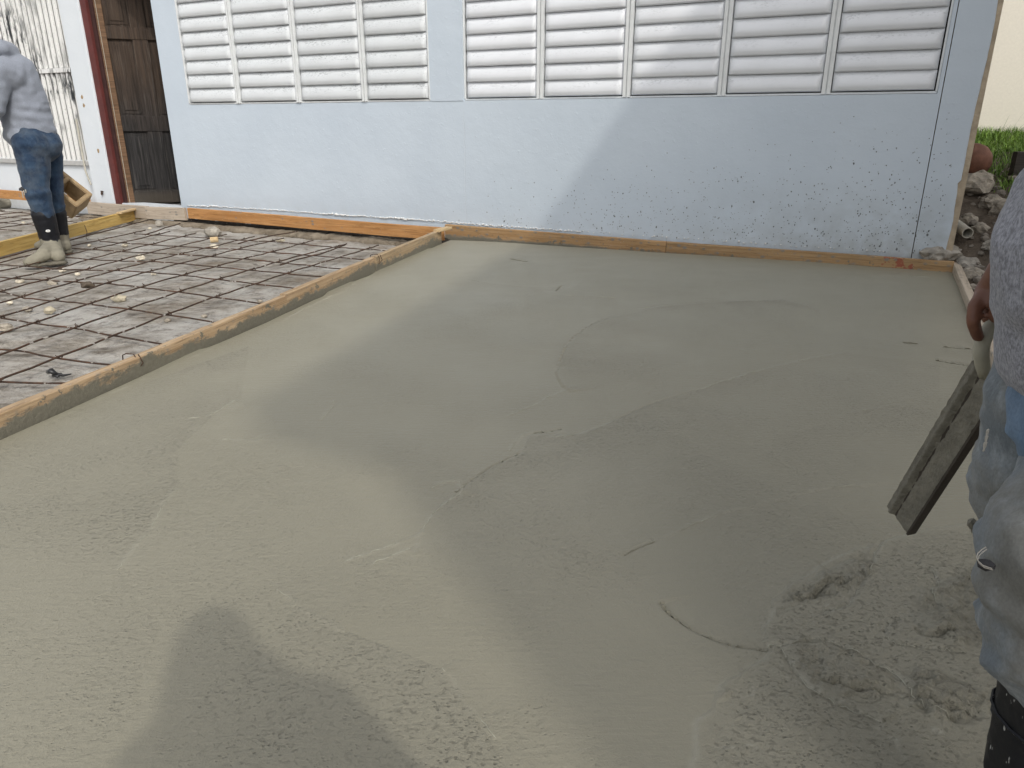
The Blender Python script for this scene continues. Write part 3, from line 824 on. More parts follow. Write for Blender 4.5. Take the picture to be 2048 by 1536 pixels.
# sunken, ragged edge where the slab shrinks from the divider; slight fall to the forms
dl = np.abs((X - DIV0[0]) * DIVN[0] + (Y - DIV0[1]) * DIVN[1])
Z -= 0.034 * np.exp(-(dl / (0.007 + 0.012 * vnoise(X * 5, Y * 5, 9))) ** 2) * np.clip((vnoise(X * 3.1, Y * 3.1, 19) - 0.2) * 3, 0, 1)
Z -= np.exp(-dl / 0.12) * 0.008
spl = np.exp(-((dl - 0.05) / 0.012) ** 2) * np.clip((vnoise(X * 2.2, Y * 2.2, 29) - 0.5) * 4, 0, 1) * np.clip(vnoise(X * 30, Y * 30, 30) * 2 - 0.6, 0, 1)
foam = np.maximum(foam, spl * 0.35)
slab = struct(grid_obj('concrete_slab', X, Y, Z, M['concrete'], dict(foam=np.clip(foam, 0, 1), rough=np.clip(rough, 0, 1), tex=np.clip(tex, 0, 1))))
def slab_z(p):
    i = np.argmin((X[:, NC // 2] - p[0]) ** 2 * 0.2 + (Y[:, NC // 2] - p[1]) ** 2)
    lo, hi = max(0, i - 110), min(NR_, i + 110)
    sub = (X[lo:hi] - p[0]) ** 2 + (Y[lo:hi] - p[1]) ** 2
    return float(Z[lo:hi].reshape(-1)[np.argmin(sub)])
NR_ = X.shape[0]
def ribbon(pts, r, n=5):
    return tube_vf(pts, r, n, caps=True)
# pale laitance standing in thin broken ridges along the trowel passes
milk_parts = []
for ln, amt, wd_, sd_ in MILK:
    run, rr = [], []
    L = len(ln)
    for i in range(0, L):
        p = ln[i]
        nz = mnoise.noise(Vector((p[0] * 26, p[1] * 26, sd_)))
        nz2 = mnoise.noise(Vector((p[0] * 7, p[1] * 7, sd_ + 9)))
        if nz + nz2 * 0.8 > 0.25 - amt * 0.95 and i < L - 1:
            run.append((p[0] + 0.004 * mnoise.noise(Vector((p[0] * 70, p[1] * 70, 1))), p[1] + 0.004 * mnoise.noise(Vector((p[0] * 70, p[1] * 70, 5))), slab_z(p) + 0.0002)); rr.append(max(0.0003, (0.0007 + 0.0006 * nz) * (0.8 + 0.24 * p[1])))
        else:
            if len(run) > 3:
                rr[0] = rr[-1] = 0.0003; milk_parts.append(ribbon(run, rr))
            run, rr = [], []
V, F = join(milk_parts)
o = obj('laitance_ridge', V, F, m_plain('dried_laitance', (0.37, 0.36, 0.29), 0.7, 0.15, 60), slab, smooth=True, keep=True); o['kind'] = 'stuff'
# lips of mortar left along the edge of the trowel, overhanging towards the near side
V, F = [], []
for ln, gr_, sd_, fd in EDGES:
    b0 = len(V); L = len(ln)
    for i, p in enumerate(ln):
        a = ln[max(0, i - 1)]; b = ln[min(L - 1, i + 1)]
        d = (b - a) / max(1e-9, np.linalg.norm(b - a)); nr = np.array([d[1], -d[0]])
        if nr[1] > 0: nr = -nr
        e = min(1, i / L / 0.15, (1 - i / L) / 0.15)
        h = (abs(gr_) * 0.75 + 0.0008) * e * (0.75 + 0.6 * mnoise.noise(Vector((p[0] * 60, p[1] * 60, sd_))))
        h = max(0.0003, h); z = slab_z(p) - 0.0006
        j = 0.002 * mnoise.noise(Vector((p[0] * 90, p[1] * 90, 4)))
        for off, hh in ((-0.010, 0.0), (-0.002 + j, h * 0.9), (0.0015 + j, h), (0.0016 + j, h * 0.7), (-0.001 + j, 0.0)):
            V.append((p[0] + nr[0] * off, p[1] + nr[1] * off, z + hh))
    for i in range(L - 1):
        for q in range(4): F.append((b0 + i * 5 + q, b0 + i * 5 + q + 1, b0 + i * 5 + q + 6, b0 + i * 5 + q + 5))
o = obj('trowel_lip', V, F, M['concrete'], slab, keep=True); o['kind'] = 'stuff'

# ------------------------------------------------------------------ SETTING: bank of earth beside the house
def bank_h(u, w):
    z = np.interp(w, [-6, -2.5, -1.2, -0.4, 0.0, 0.2, 0.4, 0.8, 1.3, 2.2, 4.5, 9], [-0.2, -0.1, -0.06, -0.02, 0.06, 0.17, 0.26, 0.40, 0.53, 0.64, 0.79, 0.95])
    return z + np.clip(u - 7.05, 0, 1.5) * 0.22 * np.clip(1 - w / 3, 0, 1) 
u = np.linspace(6.975, 9.7, 120); w = np.concatenate([np.linspace(-5.2, -0.7, 60), np.linspace(-0.68, 2.5, 150), np.linspace(2.6, 8, 30)])
UU, WW = np.meshgrid(u, w)
UU2 = np.where(WW < 0.0, np.maximum(UU, 7.03), UU)
BZ = bank_h(UU2, WW) + fbm(UU2, WW, 5, 5, 44) * 0.11 * np.clip(2.2 - WW, 0.25, 1)
BX = W0[0] + WD[0] * UU2 + WN[0] * WW; BY = W0[1] + WD[1] * UU2 + WN[1] * WW
struct(grid_obj('earth_bank', BX, BY, BZ, M['dirt']))

# ------------------------------------------------------------------ HOUSE
house = empty('house', (*W0, 0), HROT, 'pale blue rendered house with louvred windows behind the wet slab', 'house')
parts = [box_vf(-0.10, 6.7435, 0, 0.15, -0.2, 1.075), box_vf(-0.10, 0.235, 0, 0.15, 1.075, 2.55), box_vf(3.05, 3.362, -0.004, 0.15, 1.075, 2.55),
         box_vf(6.722, 6.7435, 0, 0.15, 1.075, 2.55), box_vf(-0.10, 6.7435, 0, 0.15, 2.55, 3.1)]
obj('wall', *join(parts), M['wall'], house, keep=True)
obj('corner_pier', *box_vf(6.7485, 6.972, 0.006, 0.15, -0.2, 3.1), M['tan'], house)
zz = np.linspace(-0.2, 3.1, 160)
ed = 6.942 + fbm(zz, zz * 0 + 3, 2.2, 5, 3) * 0.035 - np.where(zz < 0.55, 0.012 + fbm(zz, zz * 0, 7, 3, 5) * 0.03, 0)
ed = np.minimum(ed, 6.966)
V, F = [], []
for i, z in enumerate(zz): V += [(6.7485, 0, z), (ed[i] - 0.002, 0, z), (ed[i], 0.0055, z)]
for i in range(len(zz) - 1):
    a = i * 3; F += [(a, a + 1, a + 4, a + 3), (a + 1, a + 2, a + 5, a + 4)]
obj('render_skin', V, F, M['wall'], house, keep=True)
obj('porch_pillar', *box_vf(-1.45, -1.135, -0.03, 0.17, -0.2, 3.1, 0.006), M['post'], house, keep=True)
obj('side_wall', *join([box_vf(-6.2, -1.45, 0.03, 0.15, -0.2, 0.515), box_vf(-6.2, -3.6, 0.03, 0.15, 0.515, 3.1), box_vf(-3.6, -1.45, 0.03, 0.15, 2.5, 3.1)]), M['post'], house, keep=True)
obj('lintel', *box_vf(-1.135, -0.10, 0.0, 0.15, 2.4, 3.1), M['wall'], house)
obj('shell', *join([box_vf(-6.2, -6.05, 0.151, 6.0, -0.2, 3.1), box_vf(6.82, 6.97, 0.151, 6.0, -0.2, 3.1), box_vf(-6.05, 6.82, 5.85, 6.0, -0.2, 3.1),
                    box_vf(-6.05, 6.82, 0.151, 5.85, -0.2, 0.04)]), M['interior'], house)
obj('roof', *box_vf(-6.5, 7.15, -0.25, 6.2, 3.1, 3.25), M['roof'], house)
obj('doorstep', *box_vf(-1.135, -0.10, 0.0, 0.151, -0.2, 0.07), M['post'], house)
# white mortar squeezed out along the foot of the wall
V, F = [], []
lip = []
uu = 0.0
while uu < 6.6:
    big = 0.006 + 0.011 * max(0, mnoise.noise(Vector((uu * 1.7, 3, 0))))
    lip.append(lump_vf((uu, -0.006, 0.094 + random.uniform(-0.004, 0.007) + (0.006 if 0.3 < uu < 3.2 else 0)), big * (1 if uu < 4.4 else 0.7), uu * 13, (1.3, 0.9, random.uniform(0.6, 1.4)), 1, 0.5))
    uu += random.uniform(0.010, 0.026) if uu < 4.4 else random.uniform(0.015, 0.09)
o = obj('mortar_lip', *join(lip), M['chalk'], house, keep=True, smooth=True); o['kind'] = 'stuff'
# flecks of thrown concrete on the render
fl = []
for i in range(1000):
    u = 3.2 + 3.68 * random.betavariate(2.0, 0.95)
    z = 0.09 + abs(random.gauss(0, 0.17 + 0.05 * (u - 3.2)))
    if z > 0.98 or u > 6.93: continue
    r = random.choice([0.002, 0.0023, 0.0028, 0.0034, 0.0042]) * (1 if random.random() < 0.95 else 1.7)
    fl.append(lump_vf((u, -0.0005, z), r, i, (1, 0.5, random.uniform(0.8, 1.5)), 1, 0.45))
o = obj('concrete_splatter', *join(fl), m_plain('dried_splash', (0.15, 0.16, 0.16), 0.9, 0.3, 30), house, keep=True); o['kind'] = 'stuff'

def slat_mesh(wd_, p, name, mat):
    """one louvre blade: rounded face rolled in at the foot, chamfered ends"""
    prof = [(0.002, 0.50), (-0.007, 0.43), (-0.020, 0.25), (-0.0285, 0.06), (-0.0325, -0.10), (-0.0332, -0.22), (-0.0318, -0.31), (-0.0285, -0.38), (-0.0275, -0.42), (-0.026, -0.45), (-0.018, -0.475), (0.000, -0.495)]
    cols = [(-0.5 * wd_, 0.12), (-0.5 * wd_ + 0.006, 0.45), (-0.5 * wd_ + 0.024, 0.95), (-0.5 * wd_ + 0.05, 1.0), (0.5 * wd_ - 0.05, 1.0), (0.5 * wd_ - 0.024, 0.95), (0.5 * wd_ - 0.006, 0.45), (0.5 * wd_, 0.12)]
    V, F = [], []
    for x, k in cols:
        for a, b in prof: V.append((x, 0.004 + (a - 0.004) * k, b * p))
    m = len(prof)
    for i in range(len(cols) - 1):
        for j in range(m - 1): F.append((i * m + j, (i + 1) * m + j, (i + 1) * m + j + 1, i * m + j + 1))
    F.append(tuple(range(m))); F.append(tuple(range((len(cols) - 1) * m, len(cols) * m))[::-1])
    F = [f[::-1] for f in F]
    return make_mesh(name, V, F, mat, True)

def window(u_edges, z0, z1, pitch, smat, depth, mull, label):
    w = empty('window', (0, 0, 0)); w.parent = house; w['label'] = label
    u0, u1 = u_edges[0], u_edges[-1]
    ft = 0.012
    fr = [box_vf(u0 - 0.008, u0 + ft - 0.008, depth - 0.018, 0.13, z0 + ft, z1), box_vf(u1 - ft + 0.006, u1 + 0.006, depth - 0.018, 0.13, z0 + ft, z1),
          box_vf(u0 - 0.008, u1 + 0.006, depth - 0.012, 0.13, z0, z0 + ft), box_vf(u0 - 0.008, u1 + 0.006, depth - 0.018, 0.13, z1, z1 + 0.02)]
    obj('frame', *join(fr), M['frame'], w)
    obj('back_sheet', *box_vf(u0 + 0.005, u1 - 0.005, depth + 0.03, depth + 0.034, z0 + ft, z1), M['dark_gap'], w)  # near-black sheet puts shade into the gaps between slats
    for a in u_edges[1:-1]:
        g = mull / 2
        obj('mullion', *join([box_vf(a - g, a - 0.004, depth - 0.026, depth + 0.028, z0 + 0.004, z1), box_vf(a + 0.004, a + g, depth - 0.026, depth + 0.028, z0 + 0.004, z1),
                              box_vf(a - 0.004, a + 0.004, depth - 0.014, depth + 0.026, z0 - 0.004, z1)]), M['frame'], w)
    rows = int((z1 - z0 - ft) / pitch)
    for a, b in zip(u_edges[:-1], u_edges[1:]):
        lo = a + (mull / 2 + 0.004 if a != u0 else 0.012); hi = b - (mull / 2 + 0.004 if b != u1 else 0.014)
        me = slat_mesh(hi - lo, pitch, 'slat', smat)
        for r in range(rows):
            o = place('slat', me, w, ((lo + hi) / 2 + random.uniform(-0.001, 0.001), depth + random.uniform(-0.002, 0.002), z0 + ft + 0.006 + pitch * (r + 0.5)),
                      (random.uniform(-0.02, 0.02), random.uniform(-0.0015, 0.0015), 0))
    return w
window([0.24, 0.905, 1.648, 2.385, 3.045], 1.078, 2.52, 0.1250, M['slat_white'], 0.012, 0.048, 'white louvred window with grey scuffed slats beside the door')
window([3.372, 4.036, 4.728, 5.412, 6.082, 6.715], 1.078, 2.52, 0.1155, M['slat_grey'], 0.034, 0.054, 'wide silvery louvred window nearest the house corner')

# door, red frame, grille
obj('door_frame', *join([box_vf(-1.134, -1.045, -0.012, 0.10, 0.0, 2.4, 0.003)]), M['red'], house)
obj('frame_reveal', *box_vf(-1.0445, -0.995, 0.02, 0.12, 0.0, 2.4, 0.003), M['maroon'], house)
obj('weather_strip', *box_vf(-0.994, -0.982, 0.052, 0.085, 0.03, 2.4), M['pvc'], house)
dr = empty('door', (0, 0, 0)); dr.parent = house
ang = (math.pi / 2 - R(69)) - HROT
dr.location = (-0.955, 0.10, 0); dr.rotation_euler = (0, 0, ang)
dr['label'] = 'weathered dark panelled door standing ajar'
D = M['door']
obj('leaf', *box_vf(-0.07, 0.745, 0.012, 0.03, 0.06, 2.36), D, dr, keep=True)
for a, b, mt in ((-0.078, 0.0, M['brown']), (0.237, 0.385, D), (0.625, 0.75, D)):
    obj('stile', *box_vf(a, b, -0.010, 0.014, 0.055, 2.36, 0.003), mt, dr, keep=(mt is D))
for z0, z1 in ((0.055, 0.20), (0.815, 0.985), (1.725, 1.855), (2.26, 2.36)):
    for a, b in ((0.0005, 0.2365), (0.3855, 0.6245)):
        obj('rail', *box_vf(a, b, 0.0015, 0.014, z0, z1, 0.003), D, dr, keep=True)
    obj('rail', *box_vf(0.0005, 0.6245, -0.017, 0.0012, z0 + 0.008, z1 - 0.008, 0.003), D, dr, keep=True)
for z0, z1 in ((0.215, 0.80), (1.0, 1.71), (1.87, 2.245)):
    for a, b in ((0.018, 0.222), (0.40, 0.61)):
        obj('panel', *box_vf(a, b, 0.006, 0.0125, z0, z1, 0.004), D, dr, keep=True)
        obj('panel', *box_vf(a + 0.035, b - 0.035, 0.0, 0.0055, z0 + 0.035, z1 - 0.035, 0.005), D, dr, keep=True)
for z in (0.27, 1.25, 2.1):
    obj('hinge', *join([tube_vf([(-0.088, -0.006, z - 0.06), (-0.088, -0.006, z + 0.06)], 0.010, 8), box_vf(-0.1, -0.076, -0.004, 0.0, z - 0.055, z + 0.055)]), M['rust'], dr)
# bits on the pillar
obj('wall_hook', *join([tube_vf([(-1.30, -0.034, 0.17), (-1.30, -0.05, 0.165), (-1.285, -0.055, 0.15), (-1.28, -0.05, 0.18), (-1.28, -0.034, 0.19)], 0.006, 6), box_vf(-1.325, -1.295, -0.034, -0.031, 0.155, 0.195)]), M['rust'], house)
for (u, z) in ((-1.345, 1.17), (-1.34, 1.085), (-1.24, 0.62)):
    obj('paint_chip', *lump_vf((u, -0.031, z), 0.018, z * 9, (1, 0.2, 1.1), 2, 0.6), M['block'], house)
gr = empty('grille', (0, 0, 0)); gr.parent = house
gr['label'] = 'white ribbed grille with peeling black patches'
obj('backing_sheet', *box_vf(-3.6, -1.452, 0.040, 0.045, 0.50, 2.49), m_plain('shadowed_grey_paint', (0.27, 0.27, 0.26), 0.7, 0.5, 6), gr, keep=True)  # grey backing carries the shade between the ribs in its colour
obj('sill_ledge', *box_vf(-3.6, -1.452, 0.0, 0.029, 0.455, 0.505, 0.004), m_plain('grey_sill', (0.42, 0.42, 0.41), 0.8), gr)
rib = join([box_vf(-0.017, 0.017, -0.012, 0.008, -0.47, 0.455, 0.005), box_vf(-0.026, -0.0175, 0.004, 0.012, -0.45, 0.45), box_vf(0.0175, 0.026, 0.004, 0.012, -0.45, 0.45)])
rib2 = join([box_vf(-0.017, 0.017, -0.012, 0.008, 0.455 + 0.05, 1.5, 0.005), box_vf(-0.026, -0.0175, 0.004, 0.012, 0.51, 1.5), box_vf(0.0175, 0.026, 0.004, 0.012, 0.51, 1.5)])
for k in range(24):
    u = -1.50 - 0.0885 * k
    for rb in (rib, rib2):
        V = np.array(rb[0]) + np.array([u, 0.02, 0.965])
        obj('rib', V, rb[1], M['grille'], gr, keep=True)
obj('cross_rail', *box_vf(-3.6, -1.452, -0.004, 0.05, 1.422, 1.468, 0.004), M['grille'], gr, keep=True)
obj('drain_hose', *tube_vf([(-1.56, 0.0, 0.95), (-1.555, -0.01, 0.55), (-1.54, -0.02, 0.40), (-1.49, -0.02, 0.25)], 0.010, 8), M['pvc'], house)

# ------------------------------------------------------------------ OTHER BUILDINGS
nb = empty('cream_building', (*W(8.3, 4.6, 0)[:2], 0.3), HROT, 'sunlit cream rendered building beyond the grass bank', 'building')
obj('wall', *box_vf(-1.15, 6.0, 0, 7, 0.0, 4.2), M['cream'], nb)
obj('roof', *box_vf(-1.3, 6.15, -0.2, 7.2, 4.2, 4.4), M['roof'], nb)
# tall neighbour behind and right of the camera; its eave and corner throw the broad shade
tn = empty('neighbour_house', (*W(10.3, -7.70, 0)[:2], -0.24), HROT, 'tall house out of frame whose eave throws the broad shade over slab and wall', 'house')
obj('wall', *box_vf(-0.07, 8, 0.0, 6.4, 0, 5.95), M['cream'], tn)
rv, rf = box_vf(-0.5, 8.4, -0.01, 6.55, 5.95, 6.24)
rv = [(x - 0.19 * max(0, y) if x < 0 else x, y, z) for x, y, z in rv]      # eave skewed outward to place its shadow edge on the wall
obj('roof', rv, rf, M['roof'], tn)

# ------------------------------------------------------------------ FORMWORK
G1 = 'timbers forming the edge between wet slab and rebar'
def dv(px, z): 
    """point of the divider line under this photo column, height z"""
    r = ray(*px); t_ = (DIV0 @ DIVN) / (r[:2] @ DIVN); p = r * t_
    return np.array([p[0], p[1], z])
dn = lambda s_, z: np.array([*(DIV0 + DIVD * s_), z])
board('form_board', dn(-1.95, 0.052), dn(1.66, 0.068), 0.15, 0.038, M['smeared'], 'longest concrete-smeared form board, nearest of the divider row', 'board', None, 3, side=0.019)
board('form_board', dn(1.668, 0.074), dn(2.745, 0.083), 0.15, 0.036, M['smeared_mid'], 'middle smeared form board of the divider, between joint and wire tie', 'board', None, 5, side=0.024)
board('form_board', dn(2.752, 0.086), dn(4.0, 0.092), 0.15, 0.036, M['smeared_far'], 'smeared form board of the divider that meets the wall boards', 'board', None, 9, side=0.017)
a = P(873, 459, 0.108); b = P(898, 453, 0.108)
board('wood_scrap', a, b, 0.02, 0.06, M['tanwood'], 'small tan wood scrap nailed over the junction of divider and wall boards', 'wood scrap', None, 4)
wbd = lambda u, z: W(u, -0.045, z)
board('form_board', wbd(3.19, 0.086), wbd(5.12, 0.072), 0.16, 0.036, M['orange_spl'], 'orange splashed form board along the wall, left half of the wet slab edge', 'board', None, 6, side=0.0)
board('form_board', wbd(5.124, 0.070), wbd(6.99, 0.070), 0.16, 0.036, M['orange_red'], 'splashed form board with red paint marks below the house corner', 'board', None, 7, side=0.001)
a, b = P(370, 416, 0.085), P(884, 456, 0.088)
board('form_board', a + [0.02, 0, 0], b, 0.105, 0.036, M['orange'], 'clean orange form board along the wall above the rebar', 'board', None, 8, side=0.018)
a2, b2 = P(292, 413, 0.085), P(370, 416, 0.086)
board('form_board', a2, b2, 0.125, 0.036, M['grey'], 'short pale spattered board between yellow plank and orange form board', 'board', None, 10, side=0.0)
a, b = P(172, 404, 0.085), P(292, 413, 0.083)
board('form_board', a, b, 0.13, 0.036, M['grey'], 'weathered grey board in front of the red door frame', 'board', None, 11, side=0.018)
ya, yb = P(-260, 545, 0.03), P(290, 414, 0.036)
board('plank', ya, yb, 0.108, 0.04, M['yellow'], 'bright yellow pine plank crossing behind the worker in boots', 'plank', None, 12, warp=0.003, side=0.0)
a, b = P(238, 424, 0.055), P(296, 410, 0.055)
board('wood_scrap', a, b, 0.018, 0.05, M['tanwood'], 'tan wood strip lying on the end of the yellow plank', 'wood scrap', None, 13, side=0.0)
rb_ = lambda t_, z: np.array([*(np.array([2.848, 4.655]) + np.array([-0.4434, -0.8963]) * t_), z])
board('form_board', rb_(-0.10, 0.055), rb_(4.6, 0.04), 0.16, 0.04, M['pale'], 'pale splashed form board on the right side of the slab, beside rubble', 'board', None, 14, side=0.02)
fa, fb = W(-3.5, -0.16, 0.16), W(-2.05, -0.14, 0.14)
board('form_board', fa, fb, 0.10, 0.036, M['orange'], 'orange board at the foot of the grille, behind the worker', 'board', None, 15)
fa, fb = W(-2.046, -0.10, 0.135), W(-1.47, -0.09, 0.13)
board('form_board', fa, fb, 0.09, 0.036, M['orange'], 'brown board end between hollow block and white pillar', 'board', None, 16)
# footing of old concrete and dark gap under the clean orange board
ft = [lump_vf(W(u, -0.185 + random.uniform(-0.015, 0.02), -0.098), random.uniform(0.075, 0.10), u * 7, (1.3, 0.75, 0.5), 3, 0.18) for u in np.arange(-1.35, 3.35, 0.062)]
struct(obj('old_footing', *join(ft), m_dirt('footing_mortar', (0.13, 0.105, 0.075), (0.28, 0.24, 0.185)), keep=True, smooth=True))

# near-black lumps added to paint the gap's shade between footing and wall
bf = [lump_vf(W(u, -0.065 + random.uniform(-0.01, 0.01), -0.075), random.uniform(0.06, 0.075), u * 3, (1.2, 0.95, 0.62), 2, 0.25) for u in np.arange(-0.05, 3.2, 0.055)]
struct(obj('gap_shade_fill', *join(bf), m_dirt('gap_shade_black', (0.016, 0.014, 0.012), (0.045, 0.038, 0.03)), keep=True, smooth=True))

# ------------------------------------------------------------------ REBAR
GR = {'a': {-2: (1.8, 758.6), -1: (120.4, 713), 0: (235, 668.4), 1: (339.4, 626.6), 2: (436.3, 591.4), 3: (518.3, 564.8), 4: (579.6, 544.3), 5: (630.3, 529.2), 6: (685.7, 512.5), 7: (740, 495.8)},
      'b': {-1: (36.5, 695.7), 0: (155, 652.9), 1: (263.3, 615.3), 2: (363.6, 581.3), 3: (443.3, 556.3), 4: (508, 537.5), 5: (561, 521.9), 6: (614.5, 507.2), 7: (674.3, 492.3)},
      'c': {0: (75.7, 642.9), 1: (185.2, 604.7), 2: (289.2, 571.5), 3: (372.2, 547.7), 4: (437.8, 531.3), 5: (494, 515.6), 6: (548.8, 502.3), 7: (607.5, 486)},
      'd': {0: (5.5, 632.8), 1: (116.4, 598.4), 2: (220.3, 564.1), 3: (303.5, 541.4), 4: (369.8, 524.2), 5: (429.2, 510.2), 6: (482.3, 496), 7: (547, 481)},
      'e': {1: (46.9, 592.2), 2: (156.3, 560.9), 3: (239, 538.3), 4: (308.9, 520.3), 5: (366.7, 506.3), 6: (422, 493.8), 7: (487.8, 478)},
      'f': {2: (98.4, 557), 3: (178.1, 536.7), 4: (245, 519), 5: (308, 503), 6: (364.4, 490.6), 7: (432, 474)}, 
      'g': {2: (37.5, 553.9), 3: (121.9, 535.2), 4: (187, 516), 5: (250, 500.5), 6: (308, 487), 7: (372, 471)}}
ZR = -0.045
node = {k: {j: P(*p, ZR) for j, p in d.items()} for k, d in GR.items()}
cols_ = 'abcdefg'
stepv = np.array([-0.285, 0.095, 0])
node['h'] = {j: node['g'][j] + stepv for j in node['g']}
node['i'] = {j: node['g'][j] + stepv * 1.95 for j in node['g']}
cols_ += 'hi'
for k in cols_:                                            # carry every bar on towards the street
    d = node[k]; js = sorted(d)
    st = (d[js[2]] - d[js[0]]) / 2
    j = js[0]
    while j > -4:
        j -= 1; d[j] = d[j + 1] - st
mesh1 = empty('rebar_mesh', P(300, 600, ZR), 0, 'rusty rebar mesh tied over the old slab between divider and yellow plank', 'rebar mesh')
def bar(pts, r, parent, name='rebar'):
    pts = [np.array(p) for p in pts]
    fine = []
    for a, b in zip(pts[:-1], pts[1:]):
        for i in range(4): fine.append(a + (b - a) * i / 4 + np.array([0, 0, 0.002 * math.sin(i * 1.9 + a[0] * 9)]))
    fine.append(pts[-1])
    V, F = tube_vf(fine, r, 6)
    c = ORG[parent.name]
    o = obj(name, np.array(V) - c, F, M['rust'], parent, smooth=True)
    return o
for k in cols_:
    d = node[k]; js = sorted(d)
    end = d[js[-1]] + (d[js[-1]] - d[js[-2]]) * 0.35
    bar([d[j] for j in js] + [end], 0.0045, mesh1)
tie_v = join([tube_vf([(0.009 * math.cos(a), 0.009 * math.sin(a), 0.006 * math.sin(2 * a)) for a in np.linspace(0, 6.4, 9)], 0.0026, 4),
              tube_vf([(0, 0.008, 0.004), (0.007, 0.013, 0.009), (0.013, 0.012, 0.012)], 0.002, 4)])
tie_me = make_mesh('wire_tie', tie_v[0], tie_v[1], M['rust'])
yl = lambda p: (p[0] - ya[0]) * -(yb[1] - ya[1]) + (p[1] - ya[1]) * (yb[0] - ya[0])
for j in range(-3, 8):
    ks = [k for k in cols_ if j in node[k]]
    pts = [node[k][j] - np.array([0, 0, 0.012]) for k in ks]
    if not pts: continue
    d0 = pts[0] - pts[min(2, len(pts) - 1)]
    d0 /= np.linalg.norm(d0)
    tt = -((pts[0][:2] - DIV0) @ DIVN - 0.045) / (d0[:2] @ DIVN)
    pts = [pts[0] + d0 * max(tt, 0.02)] + pts
    bar(pts, 0.0042, mesh1)
    for k in ks:
        p = node[k][j] - ORG[mesh1.name]
        if random.random() < 0.85 and node[k][j][1] > 1.5:
            place('wire_tie', tie_me, mesh1, p, (random.uniform(-0.3, 0.3), random.uniform(-0.3, 0.3), random.uniform(0, 6)))
for ln in ([(476, 487), (520, 476), (596, 462)], [(0, 517), (110, 488), (227, 458), (297, 440)], [(360, 447), (330, 456), (290, 470)], [(690, 490), (640, 508), (600, 517), (560, 530)]):
    bar([P(x, y, -0.04) for x, y in ln], 0.0055, mesh1)
# far bay, left of the yellow plank
mesh2 = empty('rebar_mesh', P(60, 440, ZR), 0, 'rusty rebar mesh in the bay between yellow plank and grille', 'rebar mesh')
base = P(215, 425, ZR); du = np.array([-0.29, 0.125, 0]); dl_ = np.array([0.075, 0.33, 0])
for i in range(9):
    p0 = base + du * (i + 0.2); pts = [p0 + dl_ * j for j in np.arange(-9.0, 1.6 + 0.42 * i, 1.0)]
    pts = [p for p in pts if UW(p)[1] < -0.25 and p[0] < ya[0] + (p[1] - ya[1]) * (yb[0] - ya[0]) / (yb[1] - ya[1]) - 0.03]
    if len(pts) > 1: bar(pts, 0.0045, mesh2)
for j in range(-8, 5):
    pts = [base + dl_ * j + du * (i + 0.2) - np.array([0, 0, 0.012]) for i in np.arange(-1, 9.5, 0.5)]
    pts = [p for p in pts if UW(p)[1] < -0.22 and p[0] < ya[0] + (p[1] - ya[1]) * (yb[0] - ya[0]) / (yb[1] - ya[1]) - 0.03]
    if len(pts) > 1: bar(pts, 0.0042, mesh2)

def wire(name, pts, r, label):
    V, F = tube_vf(pts, r, 5)
    return tag(obj(name, V, F, M['rust'], None, smooth=True), label, 'wire')
def loop_over(px_top, z, side_dir, label):
    p = P(*px_top, z)
    s_ = np.array(side_dir)
    pts = [p - s_ * 0.045 + [0, 0, -0.05], p - s_ * 0.043 + [0.004, 0, 0.0], p - s_ * 0.02 + [0, 0, 0.008], p + s_ * 0.006 + [0.004, 0.004, 0.007], p + s_ * 0.012 + [0.012, 0, -0.02], p + s_ * 0.008 + [0.008, 0, -0.055], p + s_ * 0.01 + [0.028, 0.01, -0.03], p + s_ * 0.004 + [0.02, 0.01, 0.004]]
    return wire('tie_wire', pts, 0.0024, label)
sd = np.array([-DIVN[0], -DIVN[1], 0])
loop_over((262, 712), 0.066, sd, 'thin rusty tie wire looped over the nearest divider board')
loop_over((752, 511), 0.092, sd, 'thin rusty tie wire at the far joint of the divider boards')
wire('tie_wire', [P(163, 440, 0.04), P(166, 444, 0.02), P(170, 452, 0.0), P(174, 464, -0.03), P(172, 476, -0.05), P(176, 479, -0.05)], 0.0028, 'thin black tie wire hanging over the yellow plank')

# ------------------------------------------------------------------ STONES AND SCRAPS ON THE OLD SLAB
zs = -0.085
small = [(40, 562, .022, 'pstone'), (105, 566, .026, 'stone'), (178, 491, .016, 'pstone'), (125, 541, .020, 'pstone'), (155, 548, .016, 'pstone'), (307, 548, .016, 'pstone'),
         (250, 490, .022, 'pstone'), (300, 395 + 62, .016, 'pstone'), (10, 655, .03, 'stone'), (55, 618, .022, 'stone'), (335, 640, .016, 'stone'), (408, 632, .014, 'stone'), (47, 445, .016, 'pstone'),
         (620, 470, .022, 'pstone'), (700, 476, .022, 'pstone'), (520, 602, .013, 'stone'), (20, 605, .016, 'pstone')]
crumbs = ['pale crumb in the cell below the toe of the muddy boot', 'grey crumb just below the heel of the muddy boot', 'pale crumb between the boots and the divider end of the yellow plank',
    'pale crumb touching the rebar under the boot heel', 'pale crumb two cells below the boots', 'pale crumb in the rebar cell next to the larger yellowish lump', 'pale crumb beyond the boots, near the tan stone lump',
    'pale crumb below the short spattered board', 'grey stone cut by the left frame edge beside the dark strap', 'grey stone left of the bright yellow lump', 'grey crumb under the crossing nearest the divider middle',
    'grey crumb close to the divider, past the tie wire', 'pale crumb in the far bay behind the yellow plank', 'pale crumb at the foot of the wall footing, left of centre', 'pale crumb in the far corner of mesh by the divider',
    'grey crumb beside the divider, third cell from the wall', 'pale crumb at the left frame edge above the bright yellow lump']
for i, (x, y, r, mt) in enumerate(small):
    lump('stone', P(x, y, zs + r * 0.4), r, i + 3, M[mt], crumbs[i], 'stone', 'stone crumbs among the rebar', (1.2, 1, 0.75), 2, 0.4)
tip_ = None
